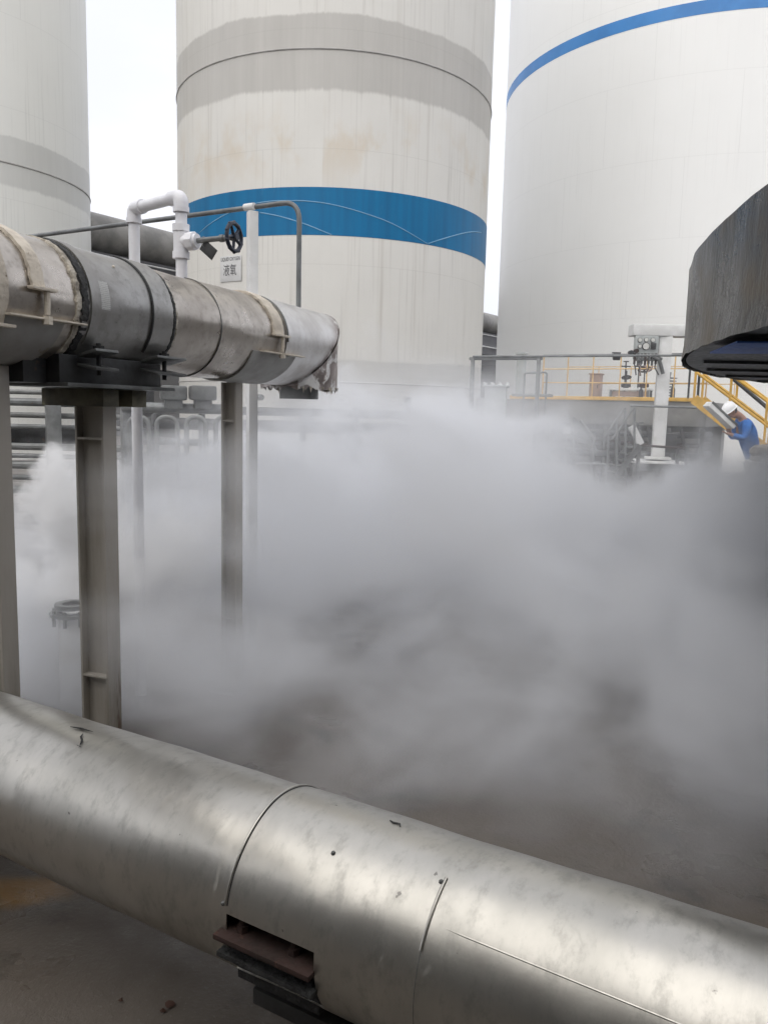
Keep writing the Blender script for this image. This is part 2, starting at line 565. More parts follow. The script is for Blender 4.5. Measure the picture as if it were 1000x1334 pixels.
# ------------------------------------------------------------------ gallery and shed in the background
P1, P2 = at(118, 272, 31), at(640, 412, 60)
gd = (P2 - P1)
gd.z = 0
gd.normalize()
top = (P1.z + P2.z) / 2 - .0
gs = Vector((P1.x, P1.y, 0)) - gd * 26
ge = Vector((P2.x, P2.y, 0)) + gd * 22
gp = Vector((gd.y, -gd.x, 0))
T = thing('pipe_gallery', 'long dark elevated duct gallery with thin pipes running behind the tanks', 'pipe gallery', gs)
b = MB()
b.tube([gs + Vector((0, 0, top - .75)), ge + Vector((0, 0, top - .75))], .75, 24)
b.build('duct', M['gallery_top'], T)
b = MB()
b.bar(gs + Vector((0, 0, top - 2.3)), ge + Vector((0, 0, top - 2.3)), 1.7, 1.5)
b.build('cladding', M['gallery'], T)
b = MB()
b.bar(gs + Vector((0, 0, top - 3.4)) + gp * .1, ge + Vector((0, 0, top - 3.4)) + gp * .1, 1.9, .45)
b.build('girder', M['dark_steel'], T)
for dz, off in ((1.72, 1.0), (2.55, 1.05), (3.9, .7), (4.6, .9)):
    b = MB()
    b.cyl(gs + gp * off + Vector((0, 0, top - dz)), ge + gp * off + Vector((0, 0, top - dz)), .045 if dz > 2 else .03, n=8)
    b.build('pipe', M['white_paint'], T)
L_ = (ge - gs).length
for i in range(10):
    q = gs + gd * (3 + i * (L_ - 6) / 9)
    b = MB()
    b.box(q + Vector((0, 0, (top - 3.6) / 2)), (.5, .35, top - 3.6), math.atan2(gd.y, gd.x))
    b.build('trestle', M['dark_steel'], T)

T = thing('shed', 'long low grey shed far behind the tanks', 'shed', (0, 44, 0))
b = MB()
b.box((0, 44, 1.95), (110, 8, 3.9), R(-4))
b.build('wall', M['shed'], T)
b = MB()
b.box((0, 44, 4.02), (111, 8.8, .22), R(-4))
b.build('roof', M['gallery'], T)

T = thing('added_building', 'dark grey clad building on the near side of the yard, facing the tanks', 'added_building', (0, -5, 0))  # added out of view so the metal pipes mirror something dark
b = MB()
b.box((0, -5.0, 2.6), (46, 5, 5.2), 0, .02)
b.build('wall', M['shed_dark'], T)
b = MB()
b.box((0, -4.9, 5.35), (47, 5.6, .3), 0, .02)
b.build('roof', M['gallery'], T)
for k in range(-3, 4):
    b = MB()
    b.box((k * 6.0, -2.48, 1.3), (2.2, .08, 2.6), 0, .01)
    b.build('door', M['grey_steel'], T)

# ------------------------------------------------------------------ lower pipe (foreground)
def frame(azd):
    return R(90 - azd)


LP_R = .24
LPL = 2.06
mdir = Vector((.5, .8660, 0))
foot = mdir * (LPL * math.cos(.6604))
lz = EYE - LPL * math.sin(.6604)
LP = thing('insulated_pipe', 'large bare metal pipe crossing the foreground, with a rusty clamp in a cut-out', 'pipe', (foot.x, foot.y, lz), frame(-60))


def pv(s, phi, rho):
    return Vector((s, -rho * math.cos(R(phi)), rho * math.sin(R(phi))))


def wobble(s, phi, k=1.0):
    return k * (.0016 * math.sin(s * 4.1 + phi * .031) + .0010 * math.sin(s * 9.3 - phi * .05 + 1.3) + .0007 * math.sin(s * 23 + phi * .11))


def shell(s0, s1, rad, ns, nphi, skip=None, p0=0, p1=360, th=.003, k=1.0, edge=None):
    b = MB()
    full = (p1 - p0) >= 359.9
    V = {}

    def vert(i, j, layer):
        jj = j % nphi if full else j
        key = (i, jj, layer)
        if key not in V:
            s = s0 + (s1 - s0) * i / ns
            ph = p0 + (p1 - p0) * jj / nphi
            if edge:
                s = edge(s, ph)
            V[key] = b.bm.verts.new(pv(s, ph, rad + wobble(s, ph, k) - (th if layer else 0)))
        return V[key]

    live = {}
    for i in range(ns):
        for j in range(nphi):
            s = s0 + (s1 - s0) * (i + .5) / ns
            ph = (p0 + (p1 - p0) * (j + .5) / nphi) % 360
            live[i, j] = not (skip and skip(s, ph))
    for (i, j), ok in live.items():
        if not ok:
            continue
        b.bm.faces.new([vert(i, j, 0), vert(i + 1, j, 0), vert(i + 1, j + 1, 0), vert(i, j + 1, 0)])
        b.bm.faces.new([vert(i, j, 1), vert(i, j + 1, 1), vert(i + 1, j + 1, 1), vert(i + 1, j, 1)])

        def gone(ii, jj):
            if full:
                jj %= nphi
            return not live.get((ii, jj), False)
        for (ii, jj), (e0, e1) in (((i - 1, j), ((i, j), (i, j + 1))), ((i + 1, j), ((i + 1, j), (i + 1, j + 1))), ((i, j - 1), ((i, j), (i + 1, j))), ((i, j + 1), ((i, j + 1), (i + 1, j + 1)))):
            if gone(ii, jj):
                b.bm.faces.new([vert(*e0, 0), vert(*e1, 0), vert(*e1, 1), vert(*e0, 1)])
    return b


def clad_mat(name, base, dull, rough, stain, scuff, metal=1.0, along=(1, 1, 1), sm=.5, rlo=-.06, rhi=.16, bdist=.035):
    """thin sheet cladding: dull oxide cloudiness, drips around the section, scuffs and dents"""
    m, g, out = newmat(name)
    v = g.obj()
    va = g.vm('MULTIPLY', v, along)
    cloud = g.noise(va, 3.2, 7, .66)
    fine = g.noise(va, 17, 6, .7)
    drip = g.noise(g.vm('MULTIPLY', v, (26, 3.5, 3.5)), 1.0, 5, .65)
    col = g.mix(g.mr(cloud, .36, .66), base, dull)
    col = g.mix(g.m('MULTIPLY', g.mr(fine, .48, .70), .55), col, [c * .66 for c in dull])
    col = g.mix(g.m('MULTIPLY', g.mr(drip, .54, .74), .35), col, [c * .78 for c in base])
    blot = g.mr(g.noise(va, 8.5, 6, .62, .6), .62, .72)
    col = g.mix(g.m('MULTIPLY', blot, sm), col, stain)
    spk = g.mr(g.noise(v, 34, 3, .5), .73, .77)
    col = g.mix(g.m('MULTIPLY', spk, .8), col, scuff)
    rg = g.mr(g.m('ADD', g.m('MULTIPLY', cloud, .6), g.m('MULTIPLY', fine, .4)), .32, .68, rough + rlo, rough + rhi, False)
    me = g.m('MULTIPLY', g.mr(blot, 0, 1, 1.0, .55), metal)
    h = g.m('ADD', g.m('MULTIPLY', g.noise(va, 2.2, 3, .5), 1.0), g.m('MULTIPLY', fine, .06))
    finish(g, out, col, rg, me, h, .35, bdist)
    return m


M['alu'] = clad_mat('weathered_aluminium_cladding', (.51, .49, .445), (.44, .425, .385), .31, (.37, .355, .32), (.15, .14, .13), .94, (1.5, .85, .85), .20, -.04, .12, .022)
M['steelclad'] = clad_mat('stained_steel_cladding', (.50, .46, .41), (.36, .325, .285), .27, (.17, .14, .115), (.08, .06, .05), .85, (1, 1, 1), .6)
M['sleeve'] = clad_mat('blue_grey_sleeve', (.35, .345, .33), (.26, .25, .235), .32, (.16, .15, .14), (.09, .08, .07), .75)
M['pale_wrap'] = pmat('pale_grey_wrap', (.33, .325, .305), (.26, .25, .235), 4, .62, .25, bump=.25, bscale=20, spot=(.20, .17, .13), spot_scale=7, spot_at=.62)

cut = lambda s, ph: .955 < s < 1.220 and 171.6 < ph < 213
b = shell(-1.8, 1.222, LP_R, 114, 150, lambda s, ph: .957 < s and 171.6 < ph < 216)
LPA = b.build('cladding', M['alu'], LP, local=True, ang=50)
b = shell(1.222, 5.6, LP_R - .003, 110, 120)
b.build('cladding', M['alu'], LP, local=True, ang=50)
b = MB()
b.tube([pv(1.224, p_, LP_R + .0012 + wobble(1.224, p_)) for p_ in range(-60, 169, 2)], .0034, 8)
b.build('seam_bead', M['alu'], LP, local=True)
b = MB()
b.tube([pv(1.2195, p_, LP_R + wobble(1.22, p_)) for p_ in range(-60, 169, 2)], .0017, 6)
b.build('seam_gap', M['black_foam'], LP, local=True)
b = MB()
b.tube([pv(-1.8, 0, 0), pv(5.6, 0, 0)], .15, 24)
b.build('inner_pipe', M['dark_steel'], LP, local=True)
b = MB()
b.tube([pv(.700, p_, LP_R - .0006 + wobble(.7, p_)) for p_ in range(148, 216, 3)], .0012, 6)
b.build('seam_gap', M['grey_steel'], LP, local=True)
# short clip standing on the seam further right
b = MB()
b.tube([pv(.700, p_, LP_R + .002 + wobble(.7, p_)) for p_ in range(113, 152, 2)], .0036, 8)
b.build('clip', M['alu'], LP, local=True)
for s, ph, l in ((1.232, 167.5, 0), (.708, 116, 0), (.985, 121, 1)):
    b = MB()
    b.ball(pv(s, ph, LP_R), .006, 8, 6)
    b.build('rivet', M['grey_steel'], LP, local=True)
# scratches / tears in the sheet at the left end
for pts in ([(1.94, 108), (1.955, 103), (1.975, 100), (1.985, 96)], [(1.93, 109), (1.95, 108.5)], [(2.06, 93), (2.02, 91), (1.97, 90)], [(.92, 82), (.905, 84), (.89, 83), (.88, 86)]):
    b = MB()
    b.tube([pv(s, ph, LP_R + .0008 + wobble(s, ph)) for s, ph in pts], [.001] + [.0035] * (len(pts) - 2) + [.0008], 6)
    b.build('tear', M['black_foam'], LP, local=True)
b = MB()
b.tube([pv(.66 - k * .05, 137.5 + k * .25, LP_R - .0002 + wobble(.66 - k * .05, 137.5 + k * .25)) for k in range(22)], [.0004] + [.0022] * 20 + [.0004], 6)
b.build('lap_seam', M['alu'], LP, local=True)
# rusty clamp in the cut-out
b = MB()
b.box((1.098, .213, -.022), (.285, .10, .014), 0, .002)
CL = b.build('clamp_plate', M['rust'], LP, local=True)
for s in (1.185, 1.030):
    b = MB()
    b.tube([(s, .215, -.015), (s, .215, .002)], .0155, 6)
    b.tube([(s, .215, .002), (s, .215, .014)], .008, 10)
    b.build('bolt', M['rust'], CL, local=True)
b = MB()
b.box((1.098, .205, -.075), (.285, .09, .014), 0, .002)
b.box((1.098, .150, -.125), (.25, .08, .09), 0, .002)
b.build('clamp_plate', M['black_foam'], LP, local=True)
b = MB()
b.box((1.075, .035, -.258), (.29, .20, .045), 0, .004)
b.build('saddle', M['dark_steel'], LP, local=True)
b = MB()
b.box((.955, .00, -(lz + .29) / 2), (.11, .12, lz - .29), 0, .004)
b.box((.955, .00, -lz + .01), (.2, .2, .02), 0, .002)
b.build('support_post', M['dark_steel'], LP, local=True)

# ------------------------------------------------------------------ upper pipe
UR, UL, UA = .25, 2.58, .1516
ua, um = az(21.5), Vector((math.cos(R(21.5)), -math.sin(R(21.5)), 0))
ufoot = -um * (UL * math.cos(UA))
uz = EYE + UL * math.sin(UA)
UP = thing('insulated_pipe', 'overhead stained steel clad pipe with grey clamped sleeve and cream straps', 'pipe', (ufoot.x, ufoot.y, uz), frame(21.5))


def uw(s, phi, rho):
    """world point on the upper pipe"""
    return ufoot + ua * s + um * (rho * math.cos(R(phi))) + Vector((0, 0, uz + rho * math.sin(R(phi))))


shell(.2, 2.56, UR, 40, 96).build('cladding', M['steelclad'], UP, local=True, ang=50)
shell(2.56, 3.16, UR + .004, 24, 96).build('sleeve', M['sleeve'], UP, local=True, ang=50)
shell(3.16, 3.54, UR - .002, 14, 96).build('cladding', M['steelclad'], UP, local=True, ang=50)
shell(3.54, 4.28, UR + .001, 26, 96).build('cladding', M['steelclad'], UP, local=True, ang=50)
# frosted, peeling last section
mf, g, out = newmat('frosted_end_cladding')
v = g.obj()
x, y, z = g.sep(v)
f1 = g.noise(g.vm('MULTIPLY', v, (1, 1, .8)), 9, 7, .68, .8)
edge_ = g.m('ADD', g.m('ADD', x, g.m('MULTIPLY', z, -1.0)), g.m('MULTIPLY', g.m('SUBTRACT', g.noise(v, 7, 5, .6), .5), .22))
peel = g.m('MULTIPLY', g.mr(edge_, 4.83, 4.86), g.mr(f1, .51, .57))
colr = g.mix(g.mr(g.noise(v, 5, 5, .6), .35, .65), (.66, .65, .635), (.52, .50, .48))
colr = g.mix(g.m('MULTIPLY', g.mr(edge_, 4.74, 4.88), .75), colr, (.24, .19, .17))
colr = g.mix(peel, colr, (.60, .59, .575))
finish(g, out, colr, g.mr(f1, .3, .7, .30, .5, False), g.mr(peel, 0, 1, .85, .05), g.m('ADD', g.m('MULTIPLY', peel, .5), g.m('MULTIPLY', f1, .3)), .5, .03)
EC, ER = 4.86, UR + .006
b = shell(4.22, EC, ER, 40, 96, edge=lambda s, ph: 4.22 + (s - 4.22) * (1 + ER * math.sin(R(ph)) / (EC - 4.22)))
b.build('end_cladding', mf, UP, local=True, ang=50)
rnd = random.Random(8)
rag = [rnd.uniform(-.014, .010) for _ in range(97)]
rag[96] = rag[0]
b = MB()


def leg(u, v):
    t = u * 2 * math.pi
    rho = ER + .004 * math.sin(u * 50) * math.sin(v * 7) + (.010 if v < .02 else 0)
    z0, z1 = ER * math.cos(t), -.272 + rag[round(u * 96)] * 1.2
    return Vector((EC + rho * math.cos(t), rho * math.sin(t), z0 + (z1 - z0) * v))


b.grid(leg, 96, 24, True)
b.build('elbow', mf, UP, local=True, ang=40)
b = MB()
b.tube([(EC, 0, -.20), (EC, 0, -.215)], ER - .01, 48)
b.build('opening_shade', M['dark_steel'], UP, local=True)  # dark disc standing in for the shade inside the open end
b = MB()
b.tube([(EC, 0, -.2), (EC, 0, -.34)], .13, 32)
b.build('inner_pipe', M['pale_rail'], UP, local=True)
random.seed(3)
for i in range(22):
    b = MB()
    t = random.uniform(-2.6, 1.2)
    q = Vector((EC + ER * math.cos(t), ER * math.sin(t), -.262))
    b.tube([q, q + Vector((0, 0, -random.uniform(.015, .045)))], [random.uniform(.004, .012), .001], 6)
    b.build('icicle', M['foam'], UP, local=True)


def ragged(s0, s1, rad, name, mat, amp, seed, p0=0, p1=360):
    """torn ring of foam or mastic"""
    rnd = random.Random(seed)
    n = 120
    e0 = [rnd.uniform(-1, 1) * amp for _ in range(n + 1)]
    e1 = [rnd.uniform(-1, 1) * amp for _ in range(n + 1)]
    hh = [rnd.uniform(.3, 1) * amp for _ in range(n + 1)]
    e0[n], e1[n], hh[n] = e0[0], e1[0], hh[0]
    b = MB()

    def fn(u, v):
        i = round(u * n)
        s = [s0 + e0[i], s0 + e0[i] + .004, s1 + e1[i] - .004, s1 + e1[i]][round(v * 3)]
        return pv(s, p0 + (p1 - p0) * u, rad + [-.008, hh[i], hh[i] * .8, -.008][round(v * 3)])
    b.grid(fn, n, 3, p1 - p0 >= 360)
    return b.build(name, mat, UP, local=True, ang=70)


ragged(2.515, 2.548, UR + .004, 'foam_ring', M['foam'], .005, 1)
ragged(2.550, 2.592, UR + .004, 'mastic_ring', M['black_foam'], .006, 2)
ragged(3.135, 3.158, UR + .004, 'mastic_ring', M['black_foam'], .005, 5)
ragged(3.155, 3.172, UR + .001, 'foam_ring', M['foam'], .006, 6)
b = MB()
b.tube([pv(3.54, p_, UR + .001) for p_ in range(0, 361, 4)], .0028, 6)
b.build('seam_bead', M['grey_steel'], UP, local=True)


def strap(s0, s1, ph0, ph1, lift=.018):
    b = MB()
    rnd = random.Random(int(s0 * 100))

    def fn(u, v):
        ph = ph0 + (ph1 - ph0) * u
        k = round(v * 5)
        w_ = .003 * math.sin(ph * .17 + s0) + .002 * math.sin(ph * .43)
        s = [s0 + w_, s0 + w_, s0 * .7 + s1 * .3, s0 * .3 + s1 * .7, s1 + w_ * .6, s1 + w_ * .6][k]
        return pv(s, ph, UR + [0, lift, lift * 1.25, lift * 1.2, lift, 0][k] + rnd.uniform(-.0015, .0015))
    b.grid(fn, 60, 5)
    st = b.build('strap', M['cream'], UP, local=True, ang=60)
    b = MB()   # toggle at the strap's end, stem and nut down to the flange below
    sm_ = (s0 + s1) / 2
    c = pv(sm_ + .01, ph0 - 1, UR + .02)
    b.box(c, (s1 - s0 + .06, .03, .012), 0, .003)
    c2 = pv(sm_ + .03, ph0 - 20, UR + .028)
    b.tube([c + Vector((.02, 0, 0)), c2], .011, 8)
    b.tube([c2 + Vector((0, 0, -.035)), c2 + Vector((0, 0, -.005))], .019, 6)
    b.build('toggle', M['cream'], st, local=True)
    return st


strap(2.295, 2.355, 4, 150, .013)
strap(4.06, 4.17, 3, 150, .013)
strap(2.02, 2.185, -28, 150, .012)
b = MB()
b.tube([pv(4.225, p_, UR + .008) for p_ in range(-4, 151, 4)], .006, 6)
b.build('wire', M['grey_steel'], UP, local=True)


def lower_wrap(s0, s1, tip, f0, f1):
    """lower half-shell under a flange, its free end cut to a curve"""
    def e(s, ph):
        t = (s - s0) / (s1 - s0)
        k = max(0, min(1, (-20 - ph) / 90))
        return s0 + t * (s1 - s0 + tip * math.sin(k * math.pi) - .12 * k)
    b = shell(s0, s1, UR + .010, 24, 40, p0=-150, p1=-21, edge=e, th=.008)
    q = b.build('lower_wrap', M['pale_wrap'], UP, local=True, ang=50)
    b = MB()
    b.box(pv((f0 + f1) / 2, -20, UR + .016), (f1 - f0, .045, .007), Matrix.Rotation(R(0), 4, 'X'), .002)
    b.build('flange', M['cream'], q, local=True)
    return q


lower_wrap(.6, 2.47, .02, 2.18, 2.56)
lower_wrap(3.86, 4.36, .0, 3.93, 4.42)
# data plate
mp, g, out = newmat('printed_data_plate')
v = g.obj()
x, y, z = g.sep(v)
ln = g.m('LESS_THAN', g.m('FRACT', g.m('MULTIPLY', z, 130.0)), .42)
br = g.mr(g.noise(g.vm('MULTIPLY', v, (260, 0, 130)), 1.0, 2, .5), .40, .5)
colr = g.mix(g.m('MULTIPLY', g.m('MULTIPLY', ln, br), .5), (.46, .46, .44), (.12, .12, .12))
finish(g, out, colr, .5, 0)
b = shell(2.628, 2.712, UR + .007, 8, 12, p0=-4, p1=22, th=.002)
b.build('data_plate', mp, UP, local=True)
b = MB()
b.ball(pv(2.82, 44, UR + .004), .008, 8, 6)
b.build('rivet', M['cream'], UP, local=True)
# the two clamps of the sleeve
for s0, s1 in ((2.60, 2.655), (2.99, 3.125)):
    b = shell(s0, s1, UR + .012, 4, 80, p0=-38, p1=218, th=.006)
    cb = b.build('clamp_band', M['sleeve'], UP, local=True)
    b = MB()
    for z_, l in ((0, .0), (-.055, .0)):
        c = pv((s0 + s1) / 2 + .03, -40, UR + .055) + Vector((0, 0, z_))
        b.box(c, (s1 - s0 + .08, .10, .012), Matrix.Rotation(R(-14 if z_ == 0 else 10), 4, 'X'), .003)
    c = pv((s0 + s1) / 2 + .03, -40, UR + .060)
    b.build('clamp_ear', M['grey_steel'], cb, local=True)
    b = MB()
    b.tube([c + Vector((0, 0, -.085)), c + Vector((0, 0, .045))], .010, 8)
    b.tube([c + Vector((0, 0, .006)), c + Vector((0, 0, .034))], .022, 6)
    b.build('bolt', M['dark_steel'], cb, local=True)
b = MB()
b.tube([pv(2.985, p_, UR + .008) for p_ in range(-40, 221, 4)], .006, 6)
b.build('groove', M['dark_steel'], UP, local=True)
# steel saddle under the sleeve (welded to the pipe shoe)
zb = at(140, 507, 3.75).z - uz
b = MB()
b.box((2.83, -.02, (zb - .205) / 2), (.64, .30, -zb - .205), 0, .004)
b.build('shoe', M['dark_steel'], UP, local=True)
b = MB()
b.box((2.845, -.02, zb + .006), (.69, .40, .016), 0, .003)
b.build('shoe_plate', M['grey_steel'], UP, local=True)
b = MB()
b.box((2.445, .02, (zb - .20) / 2 + .01), (.12, .26, -zb - .20), 0, .003)
b.build('shoe', M['dark_steel'], UP, local=True)

# columns under the upper pipe
def column(s, wm, wa, zt, label, off=0, cap=None, mat='column'):
    p = ufoot + ua * s + um * off
    T = thing('column', label, 'column', (p.x, p.y, 0), frame(21.5), 'columns under the overhead pipe')
    b = MB()
    ft = .012
    b.box((0, 0, zt / 2), (.009, wm - 2 * ft, zt), 0)
    for sg_ in (-1, 1):
        b.box((0, sg_ * (wm / 2 - ft / 2), zt / 2), (wa, ft, zt), 0, .002)
    for hz in (.45, zt - .22):
        b.box((0, 0, hz), (wa - .004, wm - 2 * ft, .010), 0)
    b.build('shaft', M[mat], T, local=True)
    b = MB()
    b.box((0, 0, .012), (wa + .10, wm + .10, .024), 0, .004)
    b.build('base_plate', M['dark_steel'], T, local=True)
    if cap:
        b = MB()
        b.box((-cap[0] / 2 - wa / 2 + .0, 0, zt - cap[2] / 2 - .001), (cap[0], cap[1], cap[2]), 0, .004)
        b.box((cap[0] / 2 + wa / 2 - .0, 0, zt - cap[2] / 2 - .001), (cap[0], cap[1], cap[2]), 0, .004)
        b.build('cap', M['cap'], T, local=True)
    return T


zcap = uz + zb - .003
column(2.90, .160, .086, zcap, 'near olive grey column under the clamped sleeve, with a mossy steel cap', 0, (.10, .34, .075))
column(2.33, .15, .08, uz - UR - .012, 'olive grey column cut off by the left edge of the picture', -.02)
column(4.03, .10, .075, uz - UR - .012, 'slim column half lost in the vapour under the far end of the overhead pipe', 0)

# ------------------------------------------------------------------ white vent pipe with valve
YV = 4.24
pR = at(236, 256, YV)
pL = at(174.5, 269, 4.52)
pL.z = pR.z
tbot = uw(0, 90, UR).z
VP_ = thing('vent_pipe', 'white plastic pipe loop rising behind the overhead pipe with a black handwheel valve', 'pipe', (pR.x, pR.y, 0))
rp = .0295
b = MB()
b.tube([(pR.x, pR.y, tbot - .10), pR, pL, (pL.x, pL.y, .02)], rp, 16, bend=.045)
b.build('pipe_run', M['pvc'], VP_)
for c, ax in ((pR, Vector((0, 0, -1))), (pL, Vector((0, 0, -1)))):
    b = MB()
    q = (pL - pR).normalized() * (1 if c is pR else -1)
    b.tube([c + q * .085, c, c + ax * .075], rp + .008, 16, bend=.05)
    b.tube([c + ax * .052, c + ax * .078], rp + .012, 16)
    b.build('elbow', M['pvc'], VP_)
pv0 = at(236, 315, YV)
b = MB()
b.tube([pv0 + Vector((0, 0, -.075)), pv0 + Vector((0, 0, .075))], rp + .009, 16)
b.tube([pv0 + Vector((0, 0, -.085)), pv0 + Vector((0, 0, -.05))], rp + .014, 16)
b.tube([pv0 + Vector((0, 0, .05)), pv0 + Vector((0, 0, .085))], rp + .014, 16)
b.tube([pv0, pv0 + um * .10], rp + .006, 16)
b.tube([pv0 + um * .045, pv0 + um * .085], rp + .017, 8)
VB = b.build('valve_body', M['pvc'], VP_)
b = MB()
wc = pv0 + um * .315 + Vector((0, 0, .006))
b.tube([pv0 + um * .09, pv0 + um * .31 + Vector((0, 0, .006))], .014, 12)
b.tube([pv0 + um * .235 + Vector((0, 0, .004)), pv0 + um * .255 + Vector((0, 0, .004))], .019, 12)
b.build('stem', M['grey_rail'], VP_)
b = MB()
wr = .066
b.torus(wc, um, wr, .0105, 32, 10)
b.tube([wc - um * .016, wc + um * .02], .017, 10)
sx_ = Vector((0, 0, 1))
sy_ = um.cross(sx_)
for k in range(5):
    t = k * 2 * math.pi / 5 + .5
    b.tube([wc, wc + (sx_ * math.cos(t) + sy_ * math.sin(t)) * wr], [.009, .007], 8)
for k in range(10):
    t = k * 2 * math.pi / 10
    b.ball(wc + (sx_ * math.cos(t) + sy_ * math.sin(t)) * (wr + .006), .009, 8, 6)
b.build('handwheel', M['wheel'], VP_)
b = MB()
tc = pv0 + um * .165 + Vector((0, 0, -.048))
TM = Matrix.Rotation(R(-25), 3, 'Z') @ Matrix.Rotation(R(38), 3, 'Y')
b.box(tc, (.095, .004, .058), TM, .001)
TG = b.build('tag', M['tagplate'], VP_)
b = MB()
b.torus(pv0 + um * .14 + Vector((0, 0, -.008)), um, .026, .0015, 16, 5)
b.build('wire', M['grey_rail'], TG)

# ------------------------------------------------------------------ grey handrail behind the overhead pipe
a0, a1 = at(345, 267.5, 5.5), at(30, 308.5, 6.75)
a0.z = a1.z = (a0.z + a1.z) / 2
dirr = (a1 - a0).normalized()
end = at(390, 275, 5.38)
end.z = a0.z
T = thing('handrail', 'grey tube handrail with a bent end on a pale square post', 'handrail', (a0.x, a0.y, 0))
b = MB()
b.tube([a1 + dirr * 3, end, (end.x, end.y, uz - .12)], .0165, 12, bend=.13)
b.build('rail', M['grey_rail'], T)
pp = at(329, 273, 5.56)
b = MB()
b.box((pp.x, pp.y, (a0.z - .03) / 2), (.062, .062, a0.z - .03), R(30), .004)
b.build('post', M['white_paint'], T)
b = MB()
b.tube([a0 - dirr * .02 + (pp - a0).dot(dirr) * dirr, a0 + dirr * .06 + (pp - a0).dot(dirr) * dirr], .024, 12)
b.build('coupling', M['white_paint'], T)

# ------------------------------------------------------------------ vent nozzle at left, where the vapour comes out
YN = 4.22
nb = at(94, 797, YN)
T = thing('vent_nozzle', 'short upright steel vent pipe with flange, blowing white vapour', 'vent', (nb.x, nb.y, 0))
b = MB()
b.tube([(nb.x, nb.y, 0), nb], .072, 20)
b.build('pipe', M['white_paint'], T)
b = MB()
b.lathe((nb.x, nb.y, nb.z), [(.05, -.016), (.114, -.016), (.114, .0), (.05, .0)], 28)
b.lathe((nb.x, nb.y, nb.z + .035), [(.05, -.012), (.088, -.012), (.088, .012), (.05, .012)], 28)
b.build('flange', M['pale_rail'], T)
for k in range(8):
    b = MB()
    t = k * math.pi / 4
    q = nb + Vector((math.cos(t), math.sin(t), 0)) * .098
    b.tube([q + Vector((0, 0, -.065)), q + Vector((0, 0, .018))], .010, 6)
    b.build('bolt', M['grey_steel'], T)

# ------------------------------------------------------------------ pipe rack and U-bend vaporiser behind the columns
YR = 10.0
T = thing('pipe_rack', 'rack of stacked horizontal pipes seen between the two left columns', 'pipe rack', atz(70, YR, 0))
for px in (-60, 70, 168):
    q = atz(px, YR, 0)
    b = MB()
    b.box((q.x, q.y, 1.05), (.17, .17, 2.1), R(30), .008)
    b.build('post', M['pale_rail'], T)
for k, (py, r_) in enumerate(((511, .03), (524, .05), (541, .035), (556, .03), (582, .045), (594, .03), (606, .05), (622, .035), (638, .05))):
    b = MB()
    q0, q1 = at(-80, py - 3, YR + .15), at(176, py, YR + .15)
    q1.z = q0.z
    b.tube([q0, q1], r_, 10)
    b.build('pipe', M['grey_rail'] if k % 2 else M['pale_rail'], T)
q = at(48, 566, YR + .5)
b = MB()
b.box(q, (1.6, .2, .26), 0, .01)
b.build('tray', M['dark_steel'], T)

YH = 9.4
T = thing('vaporiser', 'row of grey U-bend pipes under two square header boxes, half hidden by vapour', 'vaporiser', atz(245, YH, 0))
for x0, x1 in ((168, 194), (204, 231), (243, 268), (281, 306)):
    b = MB()
    t0, t1 = at(x0, 543, YH), at(x1, 543, YH)
    t1.z = t0.z
    b.tube([(t0.x, t0.y, .5), t0, t1, (t1.x, t1.y, .5)], .028, 10, bend=.14)
    b.build('u_bend', M['pale_rail'], T)
for px in (226, 264):
    b = MB()
    q = at(px, 512, YH + .2)
    b.box(q, (.30, .3, .17), R(20), .03)
    b.box(q + Vector((0, 0, -.13)), (.2, .2, .12), R(20), .02)
    b.build('header_box', M['grey_steel'], T)
b = MB()
q0, q1 = at(160, 530, YH + .3), at(310, 534, YH + .3)
q1.z = q0.z
b.tube([q0, q1], .06, 14)
b.build('manifold', M['grey_rail'], T)
for px in (166, 300):
    q = atz(px, YH + .35, 0)
    b = MB()
    b.box((q.x, q.y, 1.0), (.1, .1, 2.0), R(20), .006)
    b.build('post', M['grey_rail'], T)

# ------------------------------------------------------------------ platform in front of the white tank
u_ = az(120)
v_ = az(30)
D0 = at(705, 518, 19.5)
DZ = D0.z
D0.z = 0
rot = R(-30)


def dk(t, d, z):
    q = D0 + u_ * t + v_ * d
    return Vector((q.x, q.y, z))


T0, T1 = -1.7, 3.75
PLT = thing('platform', 'raised concrete platform with a yellow edge strip in front of the white tank', 'platform', dk(1.5, 2, 0))
b = MB()
b.box(dk((T0 + T1) / 2, 2.5, DZ - .31), (T1 - T0, 5, .56), rot, .02)
b.build('deck', M['concrete'], PLT)
b = MB()
b.box(dk((T0 + .9 + T1) / 2, -.01, DZ + .002), (T1 - T0 - .9, .06, .085), rot, .004)
b.build('toe_board', M['yellow'], PLT)
for t in (T0 + .4, 1.0, 2.6, T1 - .35):
    for dd in (.5, 4.2):
        b = MB()
        b.box(dk(t, dd, (DZ - .6) / 2), (.35, .35, DZ - .6), rot, .015)
        b.build('leg', M['concrete'], PLT)
b = MB()
b.box(dk((T0 + T1) / 2, 4.6, (DZ - .6) / 2), (T1 - T0 - .4, .25, DZ - .62), rot)
b.build('rear_wall', M['concrete'], PLT)

